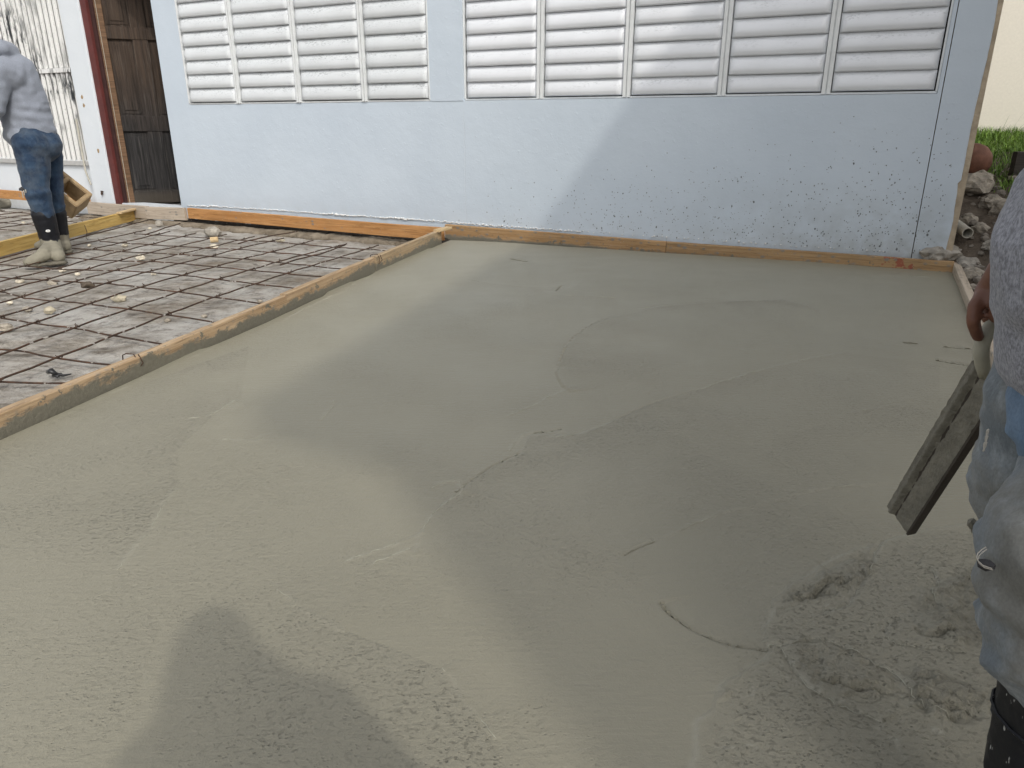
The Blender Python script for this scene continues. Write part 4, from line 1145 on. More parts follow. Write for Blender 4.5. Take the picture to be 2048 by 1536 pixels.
lump('stone', P(238, 597, zs + .014), .034, 51, M['ystone'], 'larger yellowish stone lump in a cell in the middle of the rebar mesh', 'stone', None, (1.3, 1, 0.7), 2, 0.4)
lump('stone', P(98, 620, zs + .014), .026, 52, M['ystone'], 'bright yellow stone lump in a rebar cell nearer the divider', 'stone', None, (1.1, 1, 0.8), 2, 0.4)
lump('stone', P(281, 515, zs + .016), .03, 53, M['pstone'], 'tan stone lump in the rebar beyond the boots', 'stone', None, (1.1, 1, 0.8), 2, 0.4)
lump('stone', P(560, 481, zs + .014), .028, 54, M['ystone'], 'yellow stone flake touching a rebar close to the wall board', 'stone', None, (1.5, 1, 0.45), 2, 0.4)
lump('stone', P(425, 464, zs + .03), .062, 55, M['rubble'], 'grey pointed stone leaning by the footing under the orange board', 'stone', None, (1.3, 0.8, 0.8), 2, 0.35, flat=True)
lump('stone', P(318, 447, zs + .03), .04, 56, M['rubble'], 'small grey stone below the pale spattered board', 'stone', None, (1, 0.8, 0.9), 2, 0.35, flat=True)
V, F = tube_vf([P(421, 480, -0.03), P(436, 479, -0.028)], 0.024, 10)
o = obj('wood_offcut', V, F, M['tanwood'], None); tag(o, 'tan wood offcut sitting on the rebar near the orange board', 'wood offcut')
lump('stone', P(428, 493, zs + .02), .028, 57, M['pstone'], 'cream stone just in front of the wood offcut in the rebar', 'stone', None, (1.2, 1, 0.7), 2, 0.4)
lump('clod', P(175, 570, zs + .016), .034, 58, m_plain('dark_clod', (0.09, 0.07, 0.05), 0.95, 0.4, 30, 0.9), 'dark earth clod under a rebar crossing in mid mesh', 'clod', None, (1.3, 1, 0.6), 2, 0.5)
pts = [P(97, 744, zs + .02), P(103, 742, zs + .035), P(110, 747, zs + .02), P(118, 749, zs + .012), P(127, 751, zs + .01), P(142, 748, zs + .004)]
o = obj('black_strap', *join([tube_vf(pts, [0.010, 0.012, 0.009, 0.007, 0.006, 0.003], 6), tube_vf([P(106, 751, zs + .01), P(115, 753, zs + .012), P(122, 748, zs + .01)], 0.006, 6)]), M['black'], None, smooth=True)
tag(o, 'crumpled black plastic strap on the old slab beside the divider', 'strap')

# ------------------------------------------------------------------ FRESH HEAP AND HOLLOW BLOCK (far left)
hp = [lump_vf(P(x, y, -0.06) + np.array([0, 0.1, 0.02]), r, x, (1.5, 0.9, 0.8), 3, 0.3) for x, y, r in ((-70, 420, .20), (-20, 412, .17), (25, 408, .14), (50, 404, .11), (-120, 425, .2))]
struct(obj('fresh_concrete_heap', *join(hp), M['float_grey'], None, smooth=True, keep=True))
def hollow_block():
    bm = bmesh.new()
    L, Wd, H = 0.40, 0.19, 0.20
    xs_ = [-L / 2, -L / 2 + 0.035, -0.016, 0.016, L / 2 - 0.035, L / 2]; ys_ = [-Wd / 2, -Wd / 2 + 0.035, Wd / 2 - 0.035, Wd / 2]
    parts = []
    for i in range(5):
        for j in range(3):
            if j == 1 and i in (1, 3): continue
            parts.append(box_vf(xs_[i], xs_[i + 1], ys_[j], ys_[j + 1], -H / 2, H / 2))
    V, F = join(parts)
    vs = [bm.verts.new(v) for v in V]
    for f in F: bm.faces.new([vs[i] for i in f])
    bmesh.ops.remove_doubles(bm, verts=bm.verts, dist=1e-5)
    seen = {}
    for f in list(bm.faces):
        key = tuple(round(c, 4) for c in f.calc_center_median())
        seen.setdefault(key, []).append(f)
    dead = [f for fs in seen.values() if len(fs) > 1 for f in fs]
    bmesh.ops.delete(bm, geom=dead, context='FACES')
    sharp = [e for e in bm.edges if len(e.link_faces) == 2 and e.calc_face_angle(0) > 0.5]
    bmesh.ops.bevel(bm, geom=sharp, offset=0.006, segments=2, affect='EDGES')
    bm.verts.index_update()
    V = [tuple(v.co) for v in bm.verts]; F = [[v.index for v in f.verts] for f in bm.faces]
    bm.free()
    return V, F
V, F = hollow_block()
blk = place('hollow_block', make_mesh('hollow_block', V, F, M['block']), None, PY(119, 378, 5.98))
bx = Vector((0.70, 0.12, -0.70)).normalized(); bz = Vector((0.58, -0.55, 0.60)); bz = (bz - bx * bz.dot(bx)).normalized(); by = bz.cross(bx)
blk.rotation_euler = Matrix((bx, by, bz)).transposed().to_euler()
tag(blk, 'tan hollow concrete block tilted behind the legs of the worker in dark jeans', 'concrete block')

# ------------------------------------------------------------------ RIGHT EDGE: rubble, pipe, clay jar, grass
lump('concrete_chunk', P(1880, 508, 0.10), 0.105, 8, M['rubble'], 'pale broken concrete chunk wedged between house corner and form board', 'rubble chunk', None, (1.25, 0.7, 0.55), 3, 0.3, flat=True)
lump('concrete_chunk', P(1932, 534, 0.03), 0.085, 6, M['rubble'], 'flat grey rubble chunk beside the right form board, upper of two', 'rubble chunk', None, (1.0, 1.1, 0.75), 3, 0.35, flat=True)
lump('concrete_chunk', P(1943, 553, 0.02), 0.075, 7, M['stone'], 'whitish rubble chunk beside the right form board, nearest the hand', 'rubble chunk', None, (0.9, 1.0, 0.8), 3, 0.35, flat=True)
for i, (u, w, r, lab) in enumerate([(7.10, 0.92, .13, 'large whitish stone embedded in the bank below the clay jar'), (7.20, 0.62, .075, 'upright pale stone in the bank above the drain pipe'), (7.06, 0.42, .055, 'small grey stone behind the drain pipe'), (7.28, 0.5, .09, 'brown-grey stone at the grass edge'), (7.12, 1.12, .10, 'pale stone directly under the clay jar'), (7.13, 0.30, .05, 'small brown stone beside the drain pipe'), (7.2, 0.1, .06, 'dark stone low on the bank')]):
    lump('bank_stone', W(u, w, float(bank_h(np.array(u), np.array(w))) + r * 0.25), r, i + 20, M['stone'] if i != 6 else M['rubble'], lab, 'stone', None, (1, 1, 0.75), 3, 0.35, flat=True)
pb_ = []
for i in range(170):
    u_, w_ = random.uniform(6.99, 7.5), random.uniform(-1.6, 1.35)
    if w_ < 0 and u_ < 7.05: continue
    r_ = random.choice([.008, .012, .016, .022, .03])
    pb_.append(lump_vf(W(u_, w_, float(bank_h(np.array(u_), np.array(w_))) + r_ * 0.4), r_, i, (1.2, 1, 0.8), 1, 0.5))
o = obj('loose_gravel', *join(pb_), m_plain('bank_gravel', (0.20, 0.175, 0.145), 0.95, 0.6, 7, 0.6), None, keep=True); o['kind'] = 'stuff'; o['label'] = 'loose gravel and crumbs on the earth bank'; o['category'] = 'gravel'
for i in range(9):
    u_, w_ = random.uniform(7.05, 7.3), random.uniform(0.0, 0.8)
    z_ = float(bank_h(np.array(u_), np.array(w_)))
pc = W(7.045, 0.10, 0.235); pd = np.array([*(-WN * 0.9 + WD * 0.25), -0.12]); pd /= np.linalg.norm(pd)
def pipe_vf(c, d, r, L, wall):
    c = np.array(c); n_ = 16
    V, F = [], []
    a = np.cross(d, [0, 0, 1]); a /= np.linalg.norm(a); b = np.cross(a, d)
    for (off, rr) in ((-L, r), (0, r), (0, r - wall), (-L, r - wall)):
        for k in range(n_): t_ = 2 * math.pi * k / n_; V.append(c + d * off + (a * math.cos(t_) + b * math.sin(t_)) * rr)
    for s_ in range(3):
        for k in range(n_): F.append((s_ * n_ + k, s_ * n_ + (k + 1) % n_, (s_ + 1) * n_ + (k + 1) % n_, (s_ + 1) * n_ + k))
    return V, F
o = obj('drain_pipe', *pipe_vf(pc, pd, 0.034, 0.30, 0.005), M['pvc'], None); tag(o, 'short pale drain pipe poking from the bank by the house corner', 'pipe')
jar_c = W(7.08, 1.15, 0.635)
jar = empty('clay_jar', jar_c - np.array([0, 0, .12]), 0, 'round rust-brown clay jar lying against the house corner', 'jar')
prof = [(0.0, -0.125), (0.05, -0.118), (0.09, -0.09), (0.118, -0.045), (0.127, 0.0), (0.12, 0.05), (0.095, 0.09), (0.06, 0.112), (0.035, 0.118), (0.032, 0.135), (0.042, 0.145), (0.036, 0.147), (0.026, 0.135), (0.024, 0.1)]
V, F = [], []; n_ = 28
for r, z in prof:
    for k in range(n_): t_ = 2 * math.pi * k / n_; q = 1 + 0.03 * mnoise.noise(Vector((math.cos(t_), math.sin(t_), z * 8))); V.append((r * q * math.cos(t_), r * q * math.sin(t_), z))
for i in range(len(prof) - 1):
    for k in range(n_): F.append((i * n_ + k, i * n_ + (k + 1) % n_, (i + 1) * n_ + (k + 1) % n_, (i + 1) * n_ + k))
b_ = place('body', make_mesh('body', V, F, M['clay'], True), jar, (0, 0, .12)); b_.rotation_euler = (R(25), R(-42), 0)
pp = W(7.33, 1.1, 0.35)
board('wooden_stake', pp + np.array([0, 0, 0.36]), pp + np.array([0.13, -0.02, 0.36]), 0.45, 0.07, M['blackwood'], 'dark square wooden stake standing in the grass', 'stake', None, 31)

def grass():
    V, F, tone = [], [], []
    cnt = 0
    while cnt < 15000:
        u = random.uniform(6.98, 9.0); w = random.uniform(0.35, 4.6)
        keep = w > 1.2 or (u > 7.10 + max(0, (1.2 - w)) * 0.25 and mnoise.noise(Vector((u * 6, w * 6, 0))) > -0.25)
        if w < 1.3 and u < 7.18: keep = False
        if not keep: continue
        z = float(np.interp(w, [0.0, 0.2, 0.4, 0.8, 1.3, 2.2, 4.5], [0.06, 0.17, 0.26, 0.40, 0.53, 0.64, 0.79])) + min(1.5, max(0, u - 7.05)) * 0.22 * max(0, 1 - w / 3)
        p = W(u, w, z - 0.015)
        h = random.uniform(0.04, 0.13) * (1.0 if w < 3.4 else 1.25); a = random.uniform(0, 6.28); lean = random.uniform(0.01, 0.09)
        wd_ = random.uniform(0.0025, 0.006)
        add_blade(V, F, tone, p, h, a, lean, wd_, random.random()); cnt += 1
    for i in range(26):                                     # tall seed stalks against the cream wall
        u = random.uniform(7.2, 8.3); w = random.uniform(1.8, 4.2)
        z = float(np.interp(w, [1.3, 2.2, 4.5], [0.53, 0.64, 0.79])) + min(1.5, max(0, u - 7.05)) * 0.22 * max(0, 1 - w / 3)
        add_blade(V, F, tone, W(u, w, z), random.uniform(0.25, 0.55), random.uniform(-0.6, 0.6), random.uniform(0.08, 0.3), 0.003, random.uniform(0.1, 0.5), 5)
    me = make_mesh('grass', V, F, M['grass'])
    at = me.attributes.new('tone', 'FLOAT', 'POINT'); at.data.foreach_set('value', np.array(tone, np.float32))
    o = place('grass', me); tag(struct(o, 'stuff'), 'bright green grass growing along the top of the bank', 'grass')
def add_blade(V, F, tone, p, h, a, lean, wd_, tn_, seg=3):
    c, s_ = math.cos(a), math.sin(a)
    b0 = len(V)
    for i in range(seg + 1):
        t_ = i / seg
        x = lean * t_ * t_; w_ = wd_ * (1 - t_ * 0.9)
        z = h * (t_ - 0.25 * t_ * t_)
        V.append((p[0] + c * x - s_ * w_, p[1] + s_ * x + c * w_, p[2] + z)); V.append((p[0] + c * x + s_ * w_, p[1] + s_ * x - c * w_, p[2] + z))
        tone += [tn_ * (0.4 + 0.6 * t_)] * 2
    for i in range(seg): q = b0 + i * 2; F.append((q, q + 1, q + 3, q + 2))
grass()

# ------------------------------------------------------------------ PEOPLE
def blob(name, segs, voxel, mat, parent=None, smooth=4, folds=None, post=None):
    """one continuous skin over tapered limbs: segs = (p, q, r_p, r_q[, (sx, sy, sz)])"""
    bm = bmesh.new()
    for sg in segs:
        p, q, ra, rb = Vector(sg[0]), Vector(sg[1]), sg[2], sg[3]
        sc = sg[4] if len(sg) > 4 else (1, 1, 1)
        L = (q - p).length
        k = max(1, int(L / (min(ra, rb) * 0.35)))
        for i in range(k + 1):
            t_ = i / k
            r = ra + (rb - ra) * t_
            bmesh.ops.create_icosphere(bm, subdivisions=2, radius=r, matrix=Matrix.Translation(p.lerp(q, t_)) @ Matrix.Diagonal((*sc, 1)))
    me = bpy.data.meshes.new(name); bm.to_mesh(me); bm.free()
    t = bpy.data.objects.new(name, me); COL.objects.link(t)
    rm = t.modifiers.new('r', 'REMESH'); rm.mode = 'VOXEL'; rm.voxel_size = voxel
    sm = t.modifiers.new('s', 'SMOOTH'); sm.factor = 0.6; sm.iterations = smooth
    dg = bpy.context.evaluated_depsgraph_get(); dg.update()
    me2 = bpy.data.meshes.new_from_object(t.evaluated_get(dg))
    bpy.data.objects.remove(t); bpy.data.meshes.remove(me)
    me2.name = name
    nv = len(me2.vertices)
    co = np.empty(nv * 3); me2.vertices.foreach_get('co', co); co = co.reshape(-1, 3)
    if folds:
        no = np.empty(nv * 3); me2.vertices.foreach_get('normal', no); no = no.reshape(-1, 3)
        dz = np.array([folds(Vector(c)) for c in co])
        co = co + no * dz[:, None]
    if post is not None: co = post(co)
    base = ORG[parent.name] if parent is not None and parent.name in ORG else np.zeros(3)
    if parent is not None and parent.name not in ORG: base = ORG['_' + parent.name]
    c0 = base if parent is not None else np.zeros(3)
    co = co - c0
    me2.vertices.foreach_set('co', co.reshape(-1)); 
    me2.materials.clear(); me2.materials.append(mat)
    me2.polygons.foreach_set('use_smooth', np.ones(len(me2.polygons), bool))
    me2.update()
    return place(name, me2, parent)

def fold_fn(amp, sx, sy, sz, seed, sharp=True):
    def f(c):
        n1 = mnoise.noise(Vector((c.x * sx + seed, c.y * sy, c.z * sz)))
        n2 = mnoise.noise(Vector((c.x * sx * 2.3 + seed * 2, c.y * sy * 2.3, c.z * sz * 2.1)))
        if sharp: n1 = 1 - 2 * abs(n1)
        return amp * (n1 * 0.7 + n2 * 0.45)
    return f

def drape_fn(amp, seed, z0, z1):
    # creases that sag across the leg, tighter near the knee and piling up above the hem
    def f(c):
        warp = 0.035 * mnoise.noise(Vector((c.x * 9 + seed, c.y * 9, c.z * 4)))
        a = mnoise.noise(Vector((seed + c.x * 3.5, c.y * 3.5, (c.z + warp + 0.35 * (c.x - 0.6)) * 17)))
        b = mnoise.noise(Vector((seed * 2 + c.x * 8, c.y * 8, (c.z + warp - 0.3 * (c.x - 0.6)) * 34)))
        w = 0.55 + 0.9 * max(math.exp(-((c.z - z0) / 0.05) ** 2), math.exp(-((c.z - z1) / 0.06) ** 2))
        return amp * w * ((1 - 2 * abs(a)) * 0.75 + b * 0.4) + amp * 0.18 * mnoise.noise(Vector((c.x * 55, c.y * 55, c.z * 55)))
    return f

# --- worker on the rebar, bent forward, seen from behind his left side
FY = 5.5
f1h, f1t = P(112, 520, -0.05), P(52, 526, -0.05)
wk = empty('person', (f1h + f1t) / 2 - np.array([0, 0, 0.04]), 0, 'worker in grey hoodie, ripped dark jeans and muddy black boots bending over the rebar', 'person')
nh, nk, nb_, na = PY(64, 292, 5.52), PY(76, 385, 5.48), PY(87, 427, 5.5), PY(104, 492, 5.52)
fh, fk, fb_, fa_ = PY(90, 286, 5.72), PY(103, 385, 5.72), PY(113, 425, 5.76), PY(124, 484, 5.8)
pel, wai, che, nec, hed = PY(64, 285, 5.62), PY(58, 250, 5.62), PY(20, 160, 5.6), PY(-30, 110, 5.55), PY(-62, 100, 5.5)
shl, shr = PY(-2, 140, 5.42), PY(0, 130, 5.75)
ell, elr = PY(-12, 215, 5.36), PY(-20, 200, 5.8)
hal, har = PY(-55, 270, 5.36), PY(-60, 260, 5.75)
blob('body', [(pel, wai, .115, .11), (wai, che, .12, .13), (che, nec, .11, .05), (nec, hed, .055, .09), (hed, hed + np.array([-.03, 0, -.06]), .09, .07),
              (che, shl, .08, .06), (che, shr, .08, .06), (shl, ell, .05, .042), (ell, hal, .04, .03), (shr, elr, .05, .042), (elr, har, .04, .03),
              (hal, hal + np.array([-.05, 0, -.07]), .032, .02), (har, har + np.array([-.05, 0, -.07]), .032, .02),
              (nh, nk, .085, .055), (nk, na, .055, .04), (fh, fk, .085, .055), (fk, fa_, .055, .04), (pel, nh, .09, .08), (pel, fh, .09, .08),
              (na, (f1t + f1h) / 2 + np.array([0, 0, .02]), .035, .025), (fa_, P(105, 504, -.04), .035, .025)], 0.014, M['skin'], wk)
jn = blob('jeans', [(PY(60, 270, 5.6), nh, .135, .13, (1, 1, 1)), (PY(74, 268, 5.64), fh, .13, .115), (nh, nk + np.array([-.01, 0, 0]), .124, .084), (nk, nb_ + np.array([-.005, 0, 0.0]), .083, .073), (nb_, nb_ + np.array([0.0, 0, -.02]), .076, .072),
                    (fh, fk, .115, .082), (fk, fb_, .08, .066), (PY(95, 290, 5.6), PY(86, 300, 5.6), .10, .095), (PY(58, 262, 5.6), PY(72, 260, 5.66), .13, .125)], 0.009, M['denim'], wk, 3,
          fold_fn(0.008, 5, 5, 12, 3))
# rip at the near knee
rc = PY(47, 378, 5.42)
lump('knee_rip', rc - ORG[wk.name], 0.036, 3, M['hole'], None, squash=(0.9, 0.5, 0.42), sub=2, amp=0.4, parent=jn).location = tuple(rc - ORG[wk.name])  # near-black lump stands for the shade inside the rip
for i in range(3):
    q = PY(51 - i * 3.5, 381 + i * 1.5, 5.40)
    V, F = tube_vf([q + [0, 0, .006], q + [.004, -.004, -.006], q + [.0, 0, -.016 - .012 * i]], 0.004, 5)
    obj('thread', np.array(V) - ORG[wk.name], F, M['thread'], jn)
hd = blob('hoodie', [(PY(58, 268, 5.6), PY(47, 215, 5.6), .145, .15, (1.1, 1, .9)), (PY(47, 215, 5.6), PY(28, 150, 5.59), .15, .15), (PY(28, 150, 5.59), PY(-12, 118, 5.57), .135, .095), (PY(76, 262, 5.62), PY(62, 205, 5.62), .115, .115), (PY(62, 205, 5.62), PY(36, 140, 5.6), .11, .11),
                     (PY(20, 150, 5.5), shl, .11, .085), (shl, ell, .082, .068), (ell, hal, .066, .045), (shr, elr, .085, .066), (elr, har, .066, .045),
                     (PY(20, 100, 5.58), PY(2, 97, 5.5), .055, .06), (PY(10, 99, 5.7), PY(-20, 95, 5.6), .055, .07), (PY(-20, 97, 5.6), PY(-70, 92, 5.52), .09, .115), (PY(26, 270, 5.56), PY(40, 272, 5.5), .06, .07)], 0.011, M['hoodie'], wk, 3,
          lambda c: 0.009 * (1 - 2 * abs(mnoise.noise(Vector((c.x * 9 + c.z * 5, c.y * 6, c.z * 4.5 - c.x * 4))))) + 0.005 * mnoise.noise(Vector((c.x * 19, c.y * 19, c.z * 24))) + (0.003 * math.sin((c.z - 0.9 + 0.3 * c.x) * 75) * math.exp(-((c.z - 0.97) / 0.09) ** 2)))
def boot(parent, sh_top, ankle, toe, heel, r_top, mat, seed):
    toe = np.array(toe); heel = np.array(heel); an = np.array(ankle)
    up = np.array([0, 0, 1.0])
    instep = toe * .45 + heel * .55
    b = blob('boot', [(sh_top, an, r_top, r_top * 0.80), (an, heel + up * .06, r_top * .80, .050), (an - up * .01, instep + up * .085, r_top * .72, .048), (instep + up * .075, toe * .85 + heel * .15 + up * .045, .052, .046, (1, 1, .85)),
                      (toe * .85 + heel * .15 + up * .042, toe + up * .036, .047, .036, (1, 1, .85))], 0.007, mat, parent, 2, fold_fn(0.003, 14, 14, 16, seed))
    blob('sole', [(heel + up * .012, heel * .7 + toe * .3 + up * .012, .058, .052, (1, 1, .30)), (heel * .7 + toe * .3 + up * .017, toe * .7 + heel * .3 + up * .012, .048, .054, (1, 1, .22)), (toe * .7 + heel * .3 + up * .012, toe + up * .014, .054, .042, (1, 1, .26))], 0.007, M['mudsole'], parent, 2, fold_fn(0.004, 30, 30, 30, seed + 1))
    return b
boot(wk, nb_ + np.array([-.005, 0, -.005]), na, f1t + np.array([.02, 0, -.03]), f1h + np.array([0.02, 0, -.03]), .083, M['rubber'], 2)
boot(wk, fb_ + np.array([0, 0, -.005]), fa_, P(80, 500, -.07), P(132, 506, -.07), .070, M['rubber'], 6)
pc_ = PY(72, 462, 5.40)
obj('boot_emblem', *(lambda v: (np.array(v[0]) - ORG[wk.name], v[1]))(tube_vf([PY(96 + 4 * math.cos(t_), 462 + 1.5 * math.sin(t_), 5.415) for t_ in np.linspace(0, 6.28, 12)], 0.004, 4)), M['white'], wk)

# --- worker at the right edge, knees bent, holding a mortar-crusted float
rw = empty('person', (0.74, 0.66, -0.06), 0, 'worker in heather grey shirt and torn dusty pale jeans at the right edge', 'person')
RO = ORG[rw.name]
n_kn, n_an, n_hip = PY(2152, 1135, .62), PY(2140, 1520, .62), PY(2400, 880, .66)
f_kn, f_an, f_hip = PY(2108, 985, .78), PY(2400, 1270, .90), PY(2215, 740, .80)
n_bt = PY(2098, 1405, .62)
pelv = (n_hip + f_hip) / 2
chest = PY(2460, 300, .70); belly = PY(2360, 620, .70); neck = chest + np.array([-.02, 0, .22]); head = neck + np.array([-.03, 0, .16])
r_sh, l_sh = chest + np.array([.04, .19, .1]), chest + np.array([.16, -.12, .1])
hand = PY(1978, 585, .99); wrist = PY(2010, 545, .97)
r_el = (r_sh + wrist) / 2 + np.array([.16, .06, -.05])
l_el = l_sh + np.array([.12, -.06, -.28]); l_wr = l_el + np.array([-.02, -.02, -.25])
foot_n = np.array([n_an[0], n_an[1], -0.06])
# gripping fingers: index, middle, ring, little behind; thumb in front
fing = []
def finger(pts, r0, r1):
    for a, b, t0 in zip(pts[:-1], pts[1:], range(9)):
        k = len(pts) - 1
        fing.append((a, b, r0 + (r1 - r0) * t0 / k, r0 + (r1 - r0) * (t0 + 1) / k))
finger([PY(1972, 583, .985), PY(1950, 612, .972), PY(1946, 642, .966), PY(1951, 660, .966), PY(1956, 674, .968)], .0105, .0082)
finger([PY(1980, 586, 1.0), PY(1972, 615, 1.0), PY(1975, 636, .99), PY(1984, 646, .985)], .0105, .008)
finger([PY(1986, 592, 1.01), PY(1980, 620, 1.015), PY(1983, 640, 1.005), PY(1990, 648, 1.0)], .0100, .0078)
finger([PY(1992, 598, 1.015), PY(1988, 622, 1.02), PY(1990, 638, 1.012), PY(1996, 644, 1.005)], .0095, .0072)
finger([PY(1992, 585, .968), PY(1996, 612, .955), PY(1992, 636, .955)], .0115, .009)
blob('body', [(pelv, belly, .125, .125), (belly, chest, .12, .13), (chest, neck, .11, .055), (neck, head, .055, .085), (head, head + np.array([-.03, 0, -.07]), .088, .065),
              (chest, r_sh, .09, .06), (chest, l_sh, .09, .06), (r_sh, r_el, .05, .04), (r_el, wrist, .04, .024), (l_sh, l_el, .05, .04), (l_el, l_wr, .04, .024), (l_wr, l_wr + np.array([0, 0, -.09]), .028, .02),
              (wrist, hand, .023, .019), (hand, PY(1964, 597, .983), .018, .0125), (hand, PY(1985, 600, 1.0), .019, .014),
              (n_hip, n_kn, .085, .055), (n_kn, n_an, .055, .04), (f_hip, f_kn, .085, .055), (f_kn, f_an, .055, .04), (pelv, n_hip, .1, .085), (pelv, f_hip, .1, .085),
              (n_an, foot_n + np.array([-.12, 0, .03]), .042, .03), (f_an, np.array([f_an[0] - .12, f_an[1], -.03]), .042, .03)] + fing, 0.0042, M['skin'], rw, 2)
sh = blob('shirt', [(PY(2338, 640, .69), PY(2332, 500, .69), .146, .147), (PY(2332, 500, .69), PY(2420, 290, .69), .147, .143), (PY(2420, 290, .69), neck, .13, .07),
                    (PY(2450, 720, .70), PY(2420, 560, .70), .16, .15), (chest, r_sh, .12, .09), (r_sh, (r_sh + r_el) / 2, .085, .07), (chest, l_sh, .12, .09), (l_sh, (l_sh + l_el) / 2, .085, .075)], 0.007, M['tee'], rw, 4,
          lambda c: 0.005 * (1 - 2 * abs(mnoise.noise(Vector((c.x * 7 + c.z * 3.5, c.y * 7, c.z * 3.2))))) + 0.004 * mnoise.noise(Vector((c.x * 17 + c.z * 8, c.y * 17, c.z * 7))) + 0.0012 * mnoise.noise(Vector((c.x * 60, c.y * 60, c.z * 60))))
jn2 = blob('jeans', [(n_hip, n_kn, .125, .088), (n_kn + np.array([.012, 0, .0]), PY(2155, 1220, .62), .084, .080), (PY(2155, 1220, .62), PY(2160, 1285, .62), .080, .088), (PY(2160, 1285, .62), PY(2168, 1310, .62), .086, .078)], 0.0055, M['denim2'], rw, 3, drape_fn(0.0125, 6, PY(2000, 1130, .62)[2], PY(2000, 1330, .62)[2]))
jn3 = blob('jeans_leg', [(f_hip, f_kn, .115, .086), (PY(2172, 800, .76), f_kn, .10, .085), (f_kn, PY(2115, 1020, .79), .085, .079), (PY(2120, 1020, .79), PY(2300, 1200, .87), .076, .07)], 0.0055, M['denim2'], rw, 3, drape_fn(0.0085, 9, 0.5, 0.2))
jn4 = blob('blue_patch', [(PY(2140, 800, .70), PY(2075, 850, .70), .055, .028), (PY(2130, 870, .68), PY(2090, 900, .69), .045, .025)], 0.005, M['denim_blue'], rw, 3, fold_fn(0.005, 14, 14, 40, 2))
# torn knees
kc = PY(1972, 1129, .612)
o = lump('knee_rip', kc - RO, 0.0085, 12, M['hole'], None, squash=(1.0, 0.9, 0.7), sub=2, amp=0.3, parent=jn2)  # dark lump painted as shade within the torn knee
for i in range(2):
    a_ = [(1972 + i * 2, 1094 + i * 4), (1964 + i * 2, 1099 + i * 5), (1956 + i * 2, 1106 + i * 5.5), (1953 + i * 2.2, 1114 + i * 5.5), (1956 + i * 2.6, 1122 + i * 5), (1966 + i * 2.6, 1131 + i * 4), (1984 + i * 2, 1137 + i * 3)]
    pts = [PY(x_, y_, .604 - .0025 * k_) for k_, (x_, y_) in enumerate(a_)]
    V, F = tube_vf(pts, 0.00055, 5)
    obj('thread', np.array(V) - RO, F, M['thread'], jn2, smooth=True)
fr = []
for i in range(12):
    p = PY(1945 + i * 1.9, 1046 + i * 3.6, .735)
    fr.append(lump_vf(p, random.uniform(.004, .0075), i, (1, 1, 1), 1, 0.5))
V, F = join(fr); obj('frayed_edge', np.array(V) - RO, F, M['float_grey'], jn3)
fr = []
for i in range(10):
    p = PY(1972 - i * 0.9, 862 + i * 4.2, .715)
    fr.append(lump_vf(p + np.array([.002, 0, 0]), random.uniform(.0010, .0022), i, (1, .6, 1.5), 1, 0.5))
V, F = join(fr); obj('frayed_edge', np.array(V) - RO, F, M['thread'], jn3)
for (x, y, r) in ((1950, 968, .006), (1958, 976, .005), (1993, 931, .004)):
    p = PY(x, y, .705)
# boots
bt = blob('boot', [(PY(2128, 1380, .62), PY(2100, 1560, .62), .062, .066), (PY(2100, 1560, .62), foot_n + np.array([0, 0, .05]), .064, .055), (foot_n + np.array([0, 0, .04]), foot_n + np.array([-.15, 0, .02]), .055, .045)], 0.006, M['rubber2'], rw, 3, fold_fn(0.002, 9, 9, 18, 3))
for y0 in (1432, 1452):
    pts = []
    c = PY(2122, y0 + 20, .62)
    for k in range(20):
        a = 2 * math.pi * k / 19
        pts.append(c + np.array([math.cos(a) * .0655, math.sin(a) * .0655, -math.cos(a) * 0.006]))
    V, F = tube_vf(pts, 0.0022, 5, caps=False); obj('boot_seam', np.array(V) - RO, F, M['rubber2'], rw)
blob('boot', [(PY(2350, 1200, .89), f_an, .06, .06), (f_an, np.array([f_an[0], f_an[1], -.02]), .06, .055), (np.array([f_an[0], f_an[1], -.02]), np.array([f_an[0] - .14, f_an[1], -.03]), .055, .045)], 0.008, M['rubber2'], rw, 3, fold_fn(0.002, 9, 9, 18, 5))

# --- the float in his hand
TL, TR, BL, BR = PY(1949, 716, 1.03), PY(2003, 778, .985), PY(1778, 1012, 1.19), PY(1817, 1064, 1.13)
fc = (TL + TR + BL + BR) / 4
fl_ = empty('hand_float', fc, 0, 'long mortar-crusted hand float with pale handle held by the right-hand worker', 'float')
ax = ((BL + BR) / 2 - (TL + TR) / 2); Lf = np.linalg.norm(ax); ax /= Lf
ac = (TR + BR) / 2 - (TL + BL) / 2; Wf = np.linalg.norm(ac); ac -= ax * (ac @ ax); ac /= np.linalg.norm(ac)
nf = np.cross(ax, ac); 
if nf[1] > 0: nf = -nf                              # face looks back at the camera
V, F = [], []
n1, n2 = 60, 16
for i in range(n1 + 1):
    for j in range(n2 + 1):
        a = -Lf / 2 + Lf * i / n1; b = -Wf / 2 + Wf * j / n2
        rid = 0.006 * math.exp(-((j / n2 - 0.22) / 0.07) ** 2) - 0.004 * math.exp(-((j / n2 - 0.36) / 0.05) ** 2)
        hgt = 0.004 + rid + 0.0022 * mnoise.noise(Vector((a * 60, b * 60, 1))) + 0.0018 * mnoise.noise(Vector((a * 170, b * 170, 2)))
        ej = 0.0014 * mnoise.noise(Vector((a * 50, j, 3))) if j in (0,) else 0
        V.append(ax * a + ac * (b + ej) + nf * hgt)
for i in range(n1):
    for j in range(n2): q = i * (n2 + 1) + j; F.append((q, q + 1, q + n2 + 2, q + n2 + 1))
o = place('mortar_face', make_mesh('mortar_face', V, F, M['float_grey'], True), fl_)
def obox(a0, a1, b0, b1, c0, c1):
    v, f = box_vf(a0, a1, b0, b1, c0, c1)
    return [ax * p[0] + ac * p[1] + nf * p[2] for p in v], f
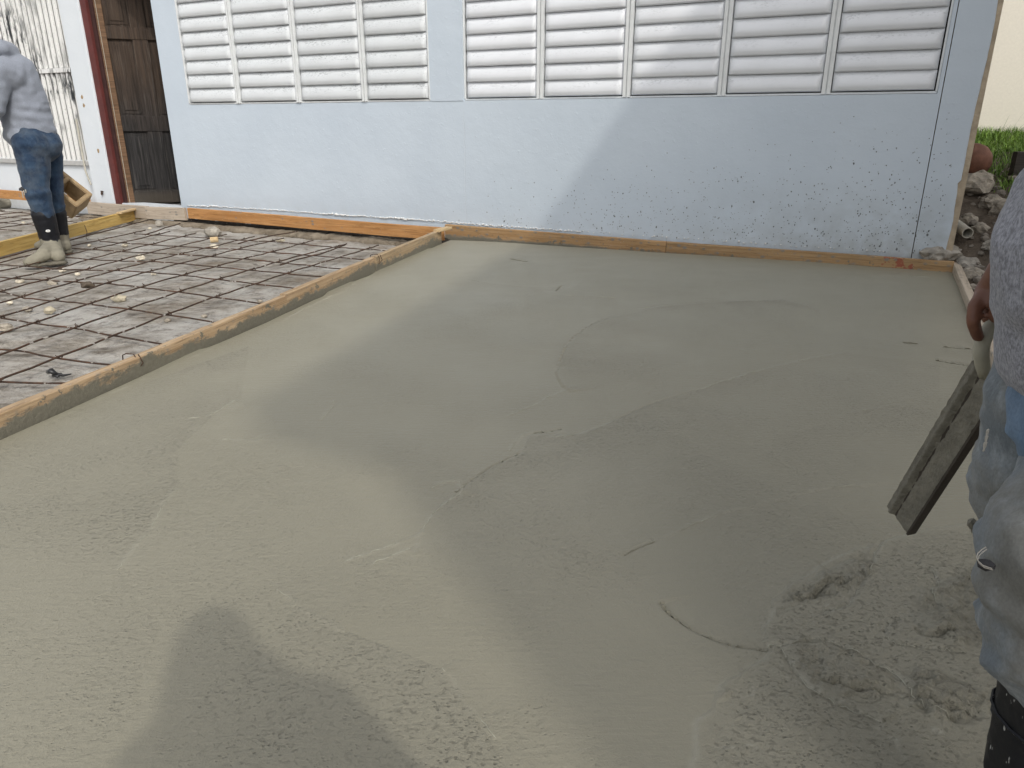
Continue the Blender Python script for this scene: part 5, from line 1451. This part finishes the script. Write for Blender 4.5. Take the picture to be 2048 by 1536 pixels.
v, f = obox(-Lf / 2, Lf / 2, -Wf / 2, Wf / 2, -0.009, 0.0015)
place('blade', make_mesh('blade', v, f, M['float_edge']), fl_)
v, f = obox(-Lf / 2, Lf / 2 + 0.002, Wf / 2 + 0.0005, Wf / 2 + 0.0045, -0.012, 0.005)
place('edge_bar', make_mesh('edge_bar', v, f, M['float_edge']), fl_)
hpts = [PY(2000, 618, .99), PY(1989, 640, .985), PY(1974, 664, .980), PY(1964, 688, .977), PY(1962, 710, .980), PY(1965, 730, .987), PY(1970, 750, .998)]
V, F = tube_vf(hpts, [.0085, .0092, .0098, .0104, .0104, .0098, .0088], 14)
o = place('handle', make_mesh('handle', np.array(V) - fc, F, M['handle'], True), fl_)

# --- the photographer, out of frame behind the camera; his shadow lies on the slab
ph = empty('person', (0.08, -0.25, -0.24), 0, 'photographer out of frame behind the camera, seen only as a soft shadow', 'person')
c = lambda x, y, z: np.array([x, y, z])
hd_ = c(.083, -.21, 1.31)
blob('body', [(c(.08, -.28, .75), c(.10, -.24, 1.0), .14, .14, (1.0, .8, 1)), (c(.10, -.24, 1.0), c(.10, -.22, 1.1), .14, .12, (1.0, .8, 1)), (c(.10, -.22, 1.02), hd_, .15, .085, (1.0, .9, 1)), (hd_, hd_ + c(0, 0, .05), .09, .08, (.85, 1, 1.05)), (c(.16, -.22, 1.02), hd_, .15, .07),
              (c(-.0, -.26, 1.1), c(-.02, -.22, .86), .075, .055), (c(-.02, -.22, .86), c(-.05, -.09, .88), .045, .03), (c(.22, -.2, 1.14), c(.31, -.17, .90), .085, .065), (c(.31, -.17, .90), c(.1, -.07, .88), .05, .03), (c(.08, -.22, 1.1), c(.22, -.2, 1.14), .11, .085), (c(.08, -.22, 1.1), c(.0, -.26, 1.1), .11, .08),
              (c(-.06, -.07, .88), c(-.045, -.035, .9), .03, .016), (c(.1, -.07, .88), c(.075, -.035, .9), .03, .016),
              (c(0.0, -.3, .72), c(-.01, -.28, .3), .09, .07), (c(-.01, -.28, .3), c(-.01, -.32, -.18), .065, .045), (c(.16, -.3, .72), c(.17, -.28, .3), .09, .07), (c(.17, -.28, .3), c(.17, -.32, -.18), .065, .045),
              (c(-.01, -.34, -.2), c(-.01, -.18, -.205), .045, .035), (c(.17, -.34, -.2), c(.17, -.18, -.205), .045, .035)], 0.02, M['tee'], ph)
pn = place('phone', make_mesh('phone', *box_vf(-.07, .085, -.03, -.022, .865, .935, .003), M['phone']), None)
tag(pn, 'dark phone held up by the photographer', 'phone')
